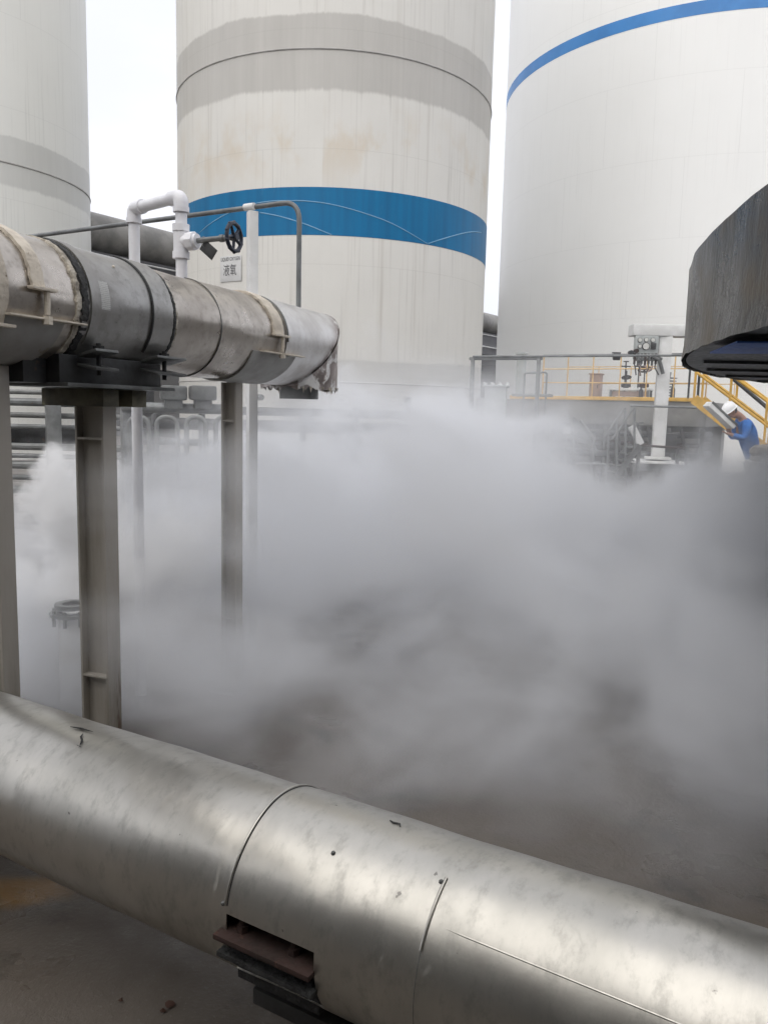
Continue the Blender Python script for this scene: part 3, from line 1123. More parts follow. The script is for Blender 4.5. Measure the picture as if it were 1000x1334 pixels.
GR = thing('guardrail', 'yellow painted guardrail along the front of the platform', 'railing', dk(1.5, .05, DZ))
top_z = DZ + 1.0
tpost = [-.0, .60, 1.20, 1.83, 2.42, 3.02, 3.70]
for t in tpost:
    b = MB()
    b.tube([dk(t, .04, DZ + .03), dk(t, .04, top_z)], .015, 8)
    b.build('post', M['pale_yellow'], GR)
for z_, mm, r_ in ((top_z, 'grey_rail', .022), (DZ + .68, 'pale_yellow', .013), (DZ + .36, 'pale_yellow', .013)):
    b = MB()
    b.tube([dk(-.02, .04, z_), dk(3.72, .04, z_)], r_, 8)
    b.build('rail', M[mm], GR)
for t, h_, r_ in ((3.35, 1.25, .024), (3.55, .98, .028)):
    b = MB()
    b.tube([dk(t, -.02, DZ + .02), dk(t, -.02, DZ + h_)], r_, 8)
    b.build('post', M['dark_steel'], GR)
GR2 = thing('guardrail', 'thin pale yellow guardrail along the back of the platform by the tank wall', 'railing', dk(1.5, 4.8, DZ))
for k in range(6):
    b = MB()
    b.tube([dk(-.9 + k * .92, 4.8, DZ), dk(-.9 + k * .92, 4.8, top_z)], .012, 8)
    b.build('post', M['pale_yellow'], GR2)
for z_ in (top_z, DZ + .52):
    b = MB()
    b.tube([dk(-.9, 4.8, z_), dk(3.74, 4.8, z_)], .011, 8)
    b.build('rail', M['pale_yellow'], GR2)

# equipment on the platform
T = thing('cabinet', 'faded pinkish brown steel cabinet standing on the platform', 'cabinet', dk(.85, 1.6, DZ))
q = dk(.85, 1.6, DZ + .32)
b = MB()
b.box(q, (.27, .25, .60), rot, .01)
b.build('body', M['cab_pink'], T)
b = MB()
b.box(q + Vector((0, 0, .315)), (.32, .30, .03), rot, .005)
b.build('lid', M['cab_pink'], T)
b = MB()
b.box(q - v_ * .128, (.22, .01, .5), rot, .002)
dr_ = b.build('door', M['cab_pink'], T)
b = MB()
b.box(q - v_ * .14 + u_ * .08, (.015, .02, .07), rot, .002)
b.build('handle', M['dark_steel'], dr_)

T = thing('bench', 'low white bench carrying valves on the platform', 'bench', dk(1.75, 1.5, DZ))
b = MB()
b.box(dk(1.75, 1.5, DZ + .26), (1.0, .4, .05), rot, .006)
b.build('top', M['white_paint'], T)
b = MB()
b.box(dk(1.75, 1.42, DZ + .15), (.9, .12, .13), rot, .006)
b.build('drawer', M['cab_pink'], T)
for dt in (-.45, .45):
    for dd in (1.34, 1.66):
        b = MB()
        b.box(dk(1.75 + dt, dd, DZ + .118), (.05, .05, .235), rot)
        b.build('leg', M['pale_rail'], T)
for (t, hz, rr_, mm, lab) in ((1.62, .55, .10, 'dark_steel', 'dark gate valve with a raised stem on the white bench'), (2.05, .74, .15, 'rust', 'rusty brown handwheel valve on the white bench')):
    T = thing('gate_valve', lab, 'valve', dk(t, 1.5, DZ + .285))
    q = dk(t, 1.5, DZ + .285)
    b = MB()
    b.tube([q, q + Vector((0, 0, .12))], [.07, .05], 12)
    b.tube([q + Vector((-.11, 0, .07)), q + Vector((.11, 0, .07))], .045, 12)
    b.build('body', M[mm], T)
    b = MB()
    b.tube([q + Vector((0, 0, .1)), q + Vector((0, 0, hz - .285 + .16))], .016, 8)
    b.build('stem', M['dark_steel'], T)
    b = MB()
    wz = q + Vector((0, 0, hz - .285))
    b.torus(wz, (0, .35, 1), rr_, .022, 20, 8)
    for k in range(4):
        tt = k * math.pi / 2
        b.tube([wz, wz + Vector((math.cos(tt), math.sin(tt), -.35 * math.sin(tt))) * rr_], .014, 6)
    b.build('handwheel', M[mm], T)
for t, dd, lab in ((1.42, 2.2, 'thin upright valve spindle behind the white bench, left of two'), (1.75, 2.2, 'thin upright valve spindle behind the white bench, right of two')):
    q = dk(t, dd, DZ)
    T = thing('valve_spindle', lab, 'valve', q)
    b = MB()
    b.tube([q, q + Vector((0, 0, .98))], .018, 8)
    b.build('stem', M['dark_steel'], T)
    b = MB()
    b.tube([q + Vector((-.12, 0, .86)), q + Vector((.12, 0, .86))], .016, 6)
    b.torus(q + Vector((0, 0, .98)), (0, 0, 1), .06, .012, 14, 6)
    b.build('handle', M['dark_steel'], T)
q = dk(2.62, 1.2, DZ)
T = thing('coil_spring', 'grey metal coil leaning on the platform beside the bench', 'coil', q)
b = MB()
b.tube([q + Vector((math.cos(k * .6) * .14 + k * .0015, math.sin(k * .6) * .14, .05 + k * .0065)) for k in range(80)], .012, 6)
b.build('coil', M['grey_rail'], T)
b = MB()
b.tube([q, q + Vector((.1, 0, .66))], .02, 8)
b.build('core', M['grey_steel'], T)
for t, hh_, lab in ((3.05, .26, 'small dark bottle on the platform edge, left of the white pillar'), (3.75, .32, 'dark fire extinguisher on the platform edge beside the white pillar')):
    q = dk(t - .8, .35, DZ)
    T = thing('bottle', lab, 'bottle')if False else thing('gas_bottle', lab, 'bottle', q)
    b = MB()
    b.lathe(q, [(.001, 0), (.05, 0), (.05, hh_ * .75), (.03, hh_ * .88), (.018, hh_), (.001, hh_)], 14)
    b.build('body', M['black_plastic'], T)
    b = MB()
    b.box(q + Vector((0, 0, hh_ + .02)), (.06, .03, .04), 0, .004)
    b.build('cap', M['dark_steel'], T)
# lamp on the rail
q = dk(1.72, .02, top_z)
T = thing('floodlight', 'small black floodlight fixed to the top of the platform railing', 'lamp', q)
b = MB()
b.box(q + Vector((0, -.03, -.05)), (.16, .10, .14), Matrix.Rotation(R(30), 4, 'X'), .015)
b.build('housing', M['black_plastic'], T)
b = MB()
b.box(q + Vector((0, .0, .04)), (.20, .03, .03), 0, .005)
b.build('bracket', M['dark_steel'], T)

# grey standpipe pillar left of the platform
q = atz(675, 20.5, 0)
T = thing('standpipe', 'plain grey pillar standing at the left end of the platform', 'pillar', q)
b = MB()
b.box((q.x, q.y, (EYE + 1.42) / 2), (.19, .19, EYE + 1.42), rot, .01)
b.build('shaft', M['panel_grey'], T)
b = MB()
b.box((q.x, q.y, EYE + 1.44), (.25, .25, .05), rot, .006)
b.build('cap', M['panel_grey'], T)

# small side rail between the pillar and the platform
T = thing('guardrail', 'short grey tube rail at the left end of the platform beside the plain pillar', 'railing', dk(-1.0, -.4, DZ))
b = MB()
p_, q_ = at(683, 486, 18.8), at(712, 485, 18.8)
b.tube([(p_.x, p_.y, EYE - .1), p_, q_, (q_.x, q_.y, EYE - .1)], .022, 8, bend=.06)
b.build('rail', M['grey_rail'], T)
b = MB()
b.box(at(693, 515, 18.8), (.9, .3, .06), rot, .006)
b.build('step', M['pale_rail'], T)

# ------------------------------------------------------------------ front rail
e0, e1 = at(700, 464, 12.0), at(888, 463, 11.16)
zf = (e0.z + e1.z) / 2
e0.z = e1.z = zf
fd = (e1 - e0).normalized()
T = thing('handrail', 'pale grey handrail in front of the platform with one tall thin post', 'handrail', (e0.x, e0.y, SLAB))
b = MB()
b.tube([e0 - fd * 1.0, e0 + fd * 6], .016, 10)
b.build('rail', M['grey_rail'], T)
b = MB()
b.tube([e0 - fd * 1.05 + Vector((0, .03, -.03)), e0 + fd * .08 + Vector((0, .03, -.03))], .024, 10)
b.build('rail', M['pale_rail'], T)
for dd in (.02, -1.0, 5.6):
    b = MB()
    q = e0 + fd * dd
    b.box((q.x, q.y, (zf + SLAB) / 2 - .01), (.05, .05, zf - SLAB - .02), rot, .004)
    b.build('post', M['pale_rail'], T)

# grey steel box with bolts, left of the front rail
q = at(646, 503, 14.0)
T = thing('steel_box', 'square grey steel box with bolts along its top flange, beside the stained tank', 'box', (q.x, q.y, 0))
b = MB()
b.box((q.x, q.y, q.z / 2), (.36, .36, q.z - .02), R(-12), .01)
b.build('body', M['panel_grey'], T)
b = MB()
b.box((q.x, q.y, q.z), (.44, .44, .03), R(-12), .004)
fl = b.build('flange', M['panel_grey'], T)
rm = Matrix.Rotation(R(-12), 3, 'Z')
for i in range(4):
    for sx2, sy2 in ((-.19 + i * .127, -.19), (-.19 + i * .127, .19)):
        w_ = q + rm @ Vector((sx2, sy2, 0))
        b = MB()
        b.tube([w_ + Vector((0, 0, .0)), w_ + Vector((0, 0, .06))], .017, 6)
        b.build('bolt', M['white_paint'], fl)

T = thing('pipework', 'dark pipes and braces packed under the platform behind the gantry pillar', 'pipework', dk(2, 1, 0))
for k, (d_, z_, r_) in enumerate(((-.25, DZ - .78, .07), (-.15, DZ - 1.0, .05), (-.3, DZ - 1.25, .09), (-.1, DZ - 1.5, .06))):
    b = MB()
    b.tube([dk(.4, d_, z_), dk(3.6, d_, z_), dk(3.6, d_ + 2, z_)], r_, 12, bend=.25)
    b.build('pipe', M['dark_steel'] if k % 2 == 0 else M['rust'], T)
for k in range(5):
    b = MB()
    b.bar(dk(.5 + k * .7, -.38, DZ - .62), dk(.9 + k * .7, -.38, .02), .06, .06)
    b.build('brace', M['dark_steel'], T)
    b = MB()
    b.bar(dk(.95 + k * .7, -.32, DZ - .62), dk(.95 + k * .7, -.32, .0), .07, .07)
    b.build('post', M['grey_steel'], T)
for t_, z_ in ((1.3, DZ - 1.0), (2.4, DZ - .8), (3.1, DZ - 1.2)):
    q = dk(t_, -.4, z_)
    b = MB()
    b.ball(q, (.13, .12, .13), 14, 8)
    b.tube([q, q + Vector((0, 0, .26))], .03, 8)
    b.torus(q + Vector((0, 0, .27)), (0, 0, 1), .11, .018, 18, 6)
    b.build('valve', M['grey_steel'], T)

T = thing('pipework', 'dark bundle of pipes and valves along the foot of the stained tank, lost in vapour', 'pipework', (-1.2, 13.2, 0))
for k, (y_, z_, r_) in enumerate(((13.2, 1.62, .07), (13.0, 1.38, .10), (13.3, 1.05, .06), (13.1, .75, .12))):
    b = MB()
    b.tube([(-4.6, y_ + .9, z_), (1.55, y_ - .1, z_), (1.6, y_ + 2, z_)], r_, 12, bend=.3)
    b.build('pipe', M['dark_steel'] if k != 2 else M['grey_steel'], T)
for k in range(7):
    x_ = -3.9 + k * .85
    b = MB()
    b.tube([(x_, 12.85 - .16 * x_, 0), (x_, 12.85 - .16 * x_, 1.5 + .18 * (k % 3)), (x_, 14.2, 1.5 + .18 * (k % 3))], .055, 10, bend=.16)
    vv = b.build('riser', M['dark_steel'], T)
    if k % 2 == 0:
        b = MB()
        q = Vector((x_, 12.78 - .16 * x_, 1.2))
        b.ball(q, (.12, .1, .13), 12, 8)
        b.torus(q + Vector((0, -.22, 0)), (0, 1, 0), .12, .018, 18, 6)
        b.tube([q, q + Vector((0, -.22, 0))], .025, 8)
        b.build('valve', M['dark_steel'], vv)

# ------------------------------------------------------------------ white gantry with gauge panel
YG = 15.0
gb = at(858, 598, YG)
gt = at(862, 424, YG)
ZG = gb.z
T = thing('gantry', 'white steel gantry pillar with a thick cross beam over the railings', 'gantry', (gb.x, gb.y, ZG))
gx = (gb.x + gt.x) / 2 + .02
b = MB()
b.box((gx, gb.y, (ZG + gt.z - .2) / 2), (.225, .30, gt.z - .2 - ZG), R(-14), .012)
b.build('pillar', M['white_paint'], T)
b = MB()
b.box((gx, gb.y, ZG + .02), (.45, .45, .04), R(-14), .006)
b.build('base_plate', M['white_paint'], T)
bl, brr = at(823, 431, YG - .1), at(1000, 431, YG - .1)
b = MB()
b.box(Vector(((bl.x + brr.x) / 2 + 1.0, YG, gt.z - .10)), (brr.x - bl.x + 2.0, .34, .21), 0, .025)
b.build('beam', M['white_paint'], T)

q = at(841, 451, YG - .12)
PN = thing('gauge_panel', 'grey panel of round gauges hung under the gantry beam', 'control panel', (q.x, q.y, q.z))
b = MB()
b.box(q, (.43, .10, .37), 0, .01)
b.build('board', M['panel_grey'], PN)
mgf = pmat('gauge_face', (.62, .62, .58), (.5, .5, .47), 10, .4)
for px, py, r_, dk_ in ((833, 443, .034, 0), (841.5, 442.5, .034, 0), (850, 443, .036, 0), (833, 451, .030, 0), (841, 451, .058, 1)):
    c = at(px, py, YG - .19)
    b = MB()
    b.tube([c, c + Vector((0, .05, 0))], r_ + (.012 if dk_ else .007), 20)
    gg = b.build('gauge', M['black_plastic'] if dk_ else M['grey_steel'], PN)
    b = MB()
    b.tube([c + Vector((0, -.006, 0)), c + Vector((0, .002, 0))], r_, 20)
    b.build('dial', mgf, gg)
b = MB()
c = at(850.5, 451, YG - .185)
b.box(c, (.09, .03, .11), 0, .004)
b.build('nameplate', M['tagplate'], PN)

MF = thing('manifold', 'row of brass coloured valves and dangling hoses below the gauge panel', 'manifold', at(840, 468, YG - .15))
b = MB()
l0, l1 = at(824, 466, YG - .15), at(858, 468, YG - .15)
b.tube([l0, l1], .028, 12)
b.build('header', M['pale_rail'], MF)
random.seed(5)
for k in range(7):
    c = at(826 + k * 4.6, 467, YG - .17)
    b = MB()
    b.tube([c + Vector((0, 0, .09)), c + Vector((0, 0, -.10 - .03 * (k % 2)))], .022, 8)
    b.box(c + Vector((0, -.03, -.03)), (.05, .05, .035), 0, .006)
    vv = b.build('valve', M['grey_steel'] if k % 3 else M['rust'], MF)
    b = MB()
    pts = [c + Vector((0, 0, -.1)), c + Vector((random.uniform(-.05, .05), -.03, -.16)), c + Vector((random.uniform(-.08, .08), -.02, -.22 - random.uniform(0, .1)))]
    b.tube(pts, .012, 6, bend=.03)
    b.build('hose', M['cab_pink'] if k % 2 else M['dark_steel'], vv)
for px, py in ((822, 459), (829, 457)):
    c = at(px, py, YG - .2)
    b = MB()
    b.tube([c, c + Vector((0, .1, 0))], .04, 12)
    b.tube([c + Vector((0, .05, 0)), at(834, 465, YG - .15)], .014, 8)
    b.build('knob', M['rust'] if px > 825 else M['black_plastic'], MF)
b = MB()
c0, c1, c2 = at(848, 464, YG - .2), at(857, 468, YG - .25), at(863, 487, YG - .25)
b.tube([c0, c1, at(859, 472, YG - .25), c2], .034, 10, bend=.05)
b.tube([c0 + Vector((0, 0, .02)), at(862, 468, YG - .25)], .026, 10)
b.build('outlet', M['grey_steel'], MF)

# stand the gantry rests on, with its own little rails and stair
ST = thing('steel_stand', 'small frosted white steel stand with railings under the gantry pillar', 'stand', (gb.x, gb.y, SLAB))
fz_ = ZG - .03
b = MB()
fl_, fr_ = at(832, 604, YG - .55), at(896, 604, YG - .55)
b.box(((fl_.x + fr_.x) / 2, gb.y - .05, fz_ - .02), (fr_.x - fl_.x, 1.1, .05), 0, .006)
b.build('floor', M['white_paint'], ST)
b = MB()
b.box(((fl_.x + fr_.x) / 2, gb.y - .62, fz_ - .09), (fr_.x - fl_.x + .1, .06, .13), 0, .006)
b.build('beam', M['grey_steel'], ST)
for px, h_ in ((833, .34), (884, .26), (896, .30)):
    for yo in (-.58, .42):
        c = atz(px, YG + yo, 0)
        b = MB()
        b.box((c.x, c.y, (SLAB + fz_ + h_) / 2), (.055, .055, fz_ + h_ - SLAB), 0, .004)
        b.build('post', M['dark_steel'], ST)
for z_ in (.30,):
    b = MB()
    b.tube([atz(833, YG - .58, fz_ + z_), atz(896, YG - .58, fz_ + z_ - .04)], .022, 8)
    b.build('rail', M['rust'], ST)
b = MB()
c = at(867, 577, YG + .25)
b.box(c, (.30, .3, .36), 0, .01)
b.build('housing', M['dark_steel'], ST)
b = MB()
r0, r1 = at(820, 528.5, YG - .4), at(906, 531, YG - .4)
b.tube([r0, r1], .022, 8)
b.build('rail', M['grey_rail'], ST)

SR = thing('stair', 'short grey steel stair with handrails going down left from the gantry stand', 'stair', atz(815, 14.2, SLAB))
for yo in (0, .55):
    b = MB()
    b.bar(at(803, 619, 14.0) + Vector((0, yo, 0)), at(833, 580, 14.0) + Vector((0, yo, 0)), .05, .09)
    b.build('stringer', M['grey_steel'], SR)
    b = MB()
    q0, q1 = at(797, 572, 14.0) + Vector((0, yo, 0)), at(825, 531, 14.0) + Vector((0, yo, 0))
    b.tube([q0, q1], .02, 8)
    b.build('handrail', M['pale_rail'], SR)
    for px, y0_, y1_ in ((803, 563, 622), (814, 548, 624), (826, 531, 590)):
        b = MB()
        b.tube([at(px, y0_, 14.0) + Vector((0, yo, 0)), at(px - .4, y1_, 14.0) + Vector((0, yo, 0))], .022, 8)
        b.build('post', M['grey_rail'], SR)
for k in range(5):
    q0 = at(806 + k * 6, 616 - k * 8, 14.0)
    b = MB()
    b.box(q0 + Vector((0, .275, 0)), (.2, .55, .025))
    b.build('tread', M['grey_steel'], SR)
b = MB()
b.bar(at(822, 555, 14.2), at(834, 551 + 28, 14.2), .06, .12)
b.build('stringer', M['white_paint'], SR)

# stair below the platform at its left
SR = thing('stair', 'pale steel stair descending under the left half of the platform', 'stair', atz(755, 17.5, SLAB))
for yo in (0, .7):
    b = MB()
    b.bar(at(745, 545, 17.6) + Vector((0, yo, 0)), at(776, 590, 17.6) + Vector((0, yo, 0)), .05, .12)
    b.build('stringer', M['pale_rail'], SR)
    b = MB()
    b.tube([at(755, 547, 17.3) + Vector((0, yo, 0)), at(772, 569, 17.3) + Vector((0, yo, 0))], .025, 8)
    b.build('handrail', M['pale_rail'], SR)
for k in range(6):
    b = MB()
    b.box(at(748 + k * 5.2, 550 + k * 7.4, 17.6) + Vector((0, .35, 0)), (.22, .7, .03))
    b.build('tread', M['grey_steel'], SR)
b = MB()
b.tube([at(746, 543, 17.5), at(745, 592, 17.5)], .028, 8)
b.tube([at(773, 570, 17.3), at(772, 604, 17.3)], .025, 8)
b.build('post', M['pale_rail'], SR)
q = at(738, 561, 17.2)
T = thing('notice_board', 'small blank white notice board below the platform edge', 'sign', (q.x, q.y, SLAB))
b = MB()
b.box(q, (.17, .02, .14), 0, .004)
b.build('board', M['white_paint'], T)
b = MB()
b.tube([q + Vector((0, .03, -.0)), (q.x, q.y + .03, SLAB)], .02, 8)
b.build('post', M['grey_rail'], T)

# hoop barriers in the vapour
for lab, pts, yy in (('low grey hoop barrier with a valve box, nearest in the vapour', [(722, 650), (722, 617), (750, 617), (750, 650)], 13.0),
                     ('low grey hoop barrier further right, just behind the one with the box', [(749, 640), (749, 604), (789, 604), (789, 640)], 13.8)):
    P_ = [at(x, y_, yy) for x, y_ in pts]
    P_[2].z = P_[1].z
    P_[0].z = P_[3].z = SLAB
    P_[0].x, P_[3].x = P_[1].x, P_[2].x
    T = thing('hoop_barrier', lab, 'barrier', (P_[0].x, P_[0].y, SLAB))
    b = MB()
    b.tube(P_, .026, 10, bend=.05)
    b.build('hoop', M['grey_rail'], T)
    if yy == 13.0:
        b = MB()
        b.box(at(756, 624, yy - .02), (.13, .12, .19), .2, .01)
        b.tube([at(756, 632, yy), (at(756, 632, yy).x, yy, SLAB)], .03, 8)
        b.build('valve_box', M['grey_steel'], T)
    else:
        b = MB()
        b.box((P_[0].x, P_[0].y, SLAB + .01), (.14, .14, .02), .2, .003)
        b.box((P_[3].x, P_[3].y, SLAB + .01), (.14, .14, .02), .2, .003)
        b.build('foot_plate', M['grey_steel'], T)

# ------------------------------------------------------------------ yellow stair at right
YS = at(925, 518, 17.0)
SY = thing('stair', 'yellow steel stair with double handrails coming down at the right edge', 'stair', (YS.x, YS.y, SLAB))
s_top = dk(T1 - .10, -1.1, DZ)
s_dir = (u_ * .80 + Vector((0, 0, -.60))).normalized()
run = (DZ - SLAB) / .60
for yo in (0.0, 1.0):
    o0 = s_top + v_ * yo
    b = MB()
    b.bar(o0, o0 + s_dir * run, .05, .20)
    b.build('stringer', M['yellow'], SY)
    for hz in (.55, 1.0):
        b = MB()
        b.tube([o0 + Vector((0, 0, hz)), o0 + s_dir * run + Vector((0, 0, hz))], .028, 8)
        b.build('handrail', M['yellow'], SY)
    for k in range(5):
        q0 = o0 + s_dir * (run * k / 4)
        b = MB()
        b.tube([q0, q0 + Vector((0, 0, 1.02))], .026, 8)
        b.build('post', M['yellow'], SY)
for k in range(9):
    q0 = s_top + s_dir * (run * (k + .6) / 9.3) + v_ * .5
    b = MB()
    b.box(q0, (.24, .95, .035), rot)
    b.build('tread', M['grey_steel'], SY)
b = MB()
b.tube([s_top + v_ * .5 + Vector((.05, 0, .95)), s_top + s_dir * run * .5 + v_ * .45 + Vector((0, 0, .86)), s_top + s_dir * run + v_ * .4 + Vector((0, 0, .7))], .04, 8)
b.build('cable', M['black_plastic'], SY)

# ------------------------------------------------------------------ worker
YP = 14.4
hip = at(984, 606, YP)
neck = at(965, 543, YP - .15)
headc = at(951, 536, YP - .2)
WK = thing('person', 'worker in blue jacket and white hard hat bending forward over a white panel', 'person', (hip.x, hip.y, SLAB))


def skin(name, joints, edges, mat, parent, sub=2):
    o0 = Vector(parent.location)
    p = parent.parent
    while p is not None:
        o0 += p.location
        p = p.parent
    me = bpy.data.meshes.new(name)
    keys = list(joints)
    me.from_pydata([Vector(joints[k][0]) - o0 for k in keys], [(keys.index(a), keys.index(b_)) for a, b_ in edges], [])
    ob = bpy.data.objects.new(name, me)
    COL.objects.link(ob)
    ob.parent = parent
    sk = ob.modifiers.new('skin', 'SKIN')
    sk.use_smooth_shade = True
    lay = me.skin_vertices[0].data
    for i, k in enumerate(keys):
        rr_ = joints[k][1]
        lay[i].radius = rr_ if isinstance(rr_, tuple) else (rr_, rr_)
        lay[i].use_root = (i == 0)
    ss = ob.modifiers.new('smooth', 'SUBSURF')
    ss.levels = ss.render_levels = sub
    me.materials.append(mat)
    return ob


floor_z = SLAB
X, Y_, Z_ = Vector((1, 0, 0)), Vector((0, 1, 0)), Vector((0, 0, 1))
chest = neck.lerp(hip, .32)
waist = neck.lerp(hip, .72)
sL, sR = neck.lerp(hip, .10) + Y_ * .19, neck.lerp(hip, .10) - Y_ * .19
eL, eR = sL + Vector((-.06, .03, -.30)), sR + Vector((-.05, -.04, -.30))
hL, hR = at(950, 563, YP - .0), at(951, 566, YP - .32)
kL, kR = hip + Vector((-.12, .12, -.42)), hip + Vector((-.02, -.12, -.43))
fL, fR = Vector((hip.x - .06, hip.y + .13, floor_z + .09)), Vector((hip.x + .14, hip.y - .12, floor_z + .09))
J = {'pel': (hip, .13), 'waist': (waist, .125), 'chest': (chest, (.14, .155)), 'neck': (neck, .062), 'head0': (headc.lerp(neck, .35), .075), 'head': (headc, .098), 'crown': (headc + (headc - neck).normalized() * .07, .085),
     'sL': (sL, .062), 'eL': (eL, .044), 'wL': (hL, .032), 'sR': (sR, .062), 'eR': (eR, .044), 'wR': (hR, .032),
     'tL': (hip + Vector((0, .10, -.06)), .09), 'kL': (kL, .062), 'aL': (fL, .045), 'toL': (fL + Vector((-.17, 0, -.05)), .038),
     'tR': (hip + Vector((0, -.10, -.06)), .09), 'kR': (kR, .062), 'aR': (fR, .045), 'toR': (fR + Vector((-.17, 0, -.05)), .038)}
ED = [('pel', 'waist'), ('waist', 'chest'), ('chest', 'neck'), ('neck', 'head0'), ('head0', 'head'), ('head', 'crown'), ('chest', 'sL'), ('sL', 'eL'), ('eL', 'wL'), ('chest', 'sR'), ('sR', 'eR'), ('eR', 'wR'),
      ('pel', 'tL'), ('tL', 'kL'), ('kL', 'aL'), ('aL', 'toL'), ('pel', 'tR'), ('tR', 'kR'), ('kR', 'aR'), ('aR', 'toR')]
fwd = (hL - eL).normalized()
face = (Vector((-.75, -.10, -.66))).normalized()
for sd_, wv, ev in (('L', hL, eL), ('R', hR, eR)):
    fw = (wv - ev).normalized()
    side = fw.cross(Z_).normalized()
    pal = wv + fw * .06
    J['p' + sd_] = (pal, (.034, .022))
    ED.append(('w' + sd_, 'p' + sd_))
    for k, (off, ln_) in enumerate(((-.033, .062), (-.011, .075), (.011, .072), (.033, .055))):
        J['f%s%da' % (sd_, k)] = (pal + side * off + fw * .03, .011)
        J['f%s%db' % (sd_, k)] = (pal + side * off + fw * (.03 + ln_ * .6) + Z_ * .012, .0095)
        J['f%s%dc' % (sd_, k)] = (pal + side * off + fw * (.03 + ln_ * .8) - Z_ * .012, .008)
        ED += [('p' + sd_, 'f%s%da' % (sd_, k)), ('f%s%da' % (sd_, k), 'f%s%db' % (sd_, k)), ('f%s%db' % (sd_, k), 'f%s%dc' % (sd_, k))]
    J['th%sa' % sd_] = (wv + side * .045 + fw * .03, .012)
    J['th%sb' % sd_] = (wv + side * .06 + fw * .07, .010)
    ED += [('w' + sd_, 'th%sa' % sd_), ('th%sa' % sd_, 'th%sb' % sd_)]
up_h = (headc - neck).normalized()
J['nose'] = (headc + face * .112 - up_h * .005, .016)
J['chin'] = (headc + face * .085 - up_h * .085, .030)
ED += [('head', 'nose'), ('head0', 'chin')]
body = skin('body', J, ED, M['skin'], WK)
sel = lambda ks: {k: J[k] for k in ks}
grow = lambda d_, e_: {k: (p_, tuple(x + e_ for x in r_) if isinstance(r_, tuple) else r_ + e_) for k, (p_, r_) in d_.items()}
jk = grow(sel(['pel', 'waist', 'chest', 'sL', 'eL', 'sR', 'eR']), .028)
jk['col'] = (chest.lerp(neck, .85), .085)
jk['wL'] = (eL.lerp(hL, .9), .052)
jk['wR'] = (eR.lerp(hR, .9), .052)
skin('jacket', jk, [('pel', 'waist'), ('waist', 'chest'), ('chest', 'col'), ('chest', 'sL'), ('sL', 'eL'), ('eL', 'wL'), ('chest', 'sR'), ('sR', 'eR'), ('eR', 'wR')], M['jacket'], WK)
tr = grow(sel(['pel', 'tL', 'kL', 'aL', 'tR', 'kR', 'aR']), .018)
skin('trousers', tr, [('pel', 'tL'), ('tL', 'kL'), ('kL', 'aL'), ('pel', 'tR'), ('tR', 'kR'), ('kR', 'aR')], M['trousers'], WK)
bt = grow(sel(['aL', 'toL']), .022)
skin('boot', bt, [('aL', 'toL')], M['boot'], WK)
bt = grow(sel(['aR', 'toR']), .022)
skin('boot', bt, [('aR', 'toR')], M['boot'], WK)
# helmet follows the head's tilt
hz_ = (up_h * .75 + Z_ * .55).normalized()
hx_ = (face - hz_ * face.dot(hz_)).normalized()
hy_ = hz_.cross(hx_)
HM = Matrix((hx_, hy_, hz_)).transposed()
b = MB()
hc = headc + hz_ * .05
b.grid(lambda u, v: hc + HM @ Vector((.135 * math.cos(u * 6.28318) * math.sin(v * 1.5708), .115 * math.sin(u * 6.28318) * math.sin(v * 1.5708), .125 * math.cos(v * 1.5708))), 28, 10, True)
b.grid(lambda u, v: hc + HM @ Vector(((.132 + (.015 + .05 * max(0, math.cos(u * 6.28318))) * v) * math.cos(u * 6.28318), (.112 + .018 * v) * math.sin(u * 6.28318), -.012 * v)), 28, 2, True)
b.tube([hc + HM @ Vector((.13 * math.sin(t), 0, .128 * math.cos(t))) for t in [(-1.3 + k * .13) for k in range(21)]], .012, 8)
HT = b.build('hard_hat', M['helmet'], WK, ang=60)
b = MB()
b.ball(headc - face * .03 - up_h * .0, (.085, .088, .09), 16, 10)
b.build('hair', M['hair'], WK)
b = MB()
for sgn in (-1, 1):
    b.ball(headc + hy_ * .092 * sgn - up_h * .01, (.016, .02, .034), 10, 8)
b.build('ear', M['skin'], WK)
b = MB()
for sgn in (-1, 1):
    b.ball(headc + face * .088 + hy_ * .034 * sgn + up_h * .012, .012, 8, 6)
b.build('eye', M['helmet'], WK)
b = MB()
b.ball(headc + face * .096 - up_h * .052, (.022, .022, .008), 10, 6)
b.build('mouth', M['cab_pink'], WK)

# white panel the worker holds
q0, q1 = at(921, 526, YP - .22), at(953, 556, YP - .22)
T = thing('panel', 'long white panel tilted in front of the bending worker', 'panel', (q1.x, q1.y, q1.z))
b = MB()
b.bar(q0, q1, .30, .11, .02)
b.build('board', M['white_paint'], T)
b = MB()
b.bar(q0 + Vector((.02, -.152, .03)), q1 + Vector((.02, -.152, .03)), .012, .04, .004)
b.build('trim', M['grey_steel'], T)

# rubble and steel odds at the right edge
random.seed(9)
for k, (px, py, s_r) in enumerate(((993, 588, .20), (1003, 596, .17), (986, 597, .13))):
    q = at(px, py, 13.6)
    lab = ('large grey broken stone on the block behind the worker', 'mid-sized grey stone at the right edge behind the worker', 'smallest grey stone on the block behind the worker')[k]
    b = MB()
    b.ball((q.x, q.y, q.z), (s_r, s_r * .9, s_r * .62), 14, 9)
    for v in b.bm.verts:
        n_ = (v.co - q)
        v.co += n_ * .22 * math.sin(v.co.x * 21 + k) * math.sin(v.co.y * 17) + n_ * random.uniform(-.08, .08)
    o = b.build('stone', M['stone'], loc=(q.x, q.y, q.z - s_r * .5), ang=30)
    tag(o, lab, 'stone', 'stones behind the worker')
q = at(996, 600, 13.7)
b = MB()
b.box((q.x + .4, q.y, (q.z + SLAB) / 2 - .02), (1.3, .9, q.z - SLAB), R(-20), .02)
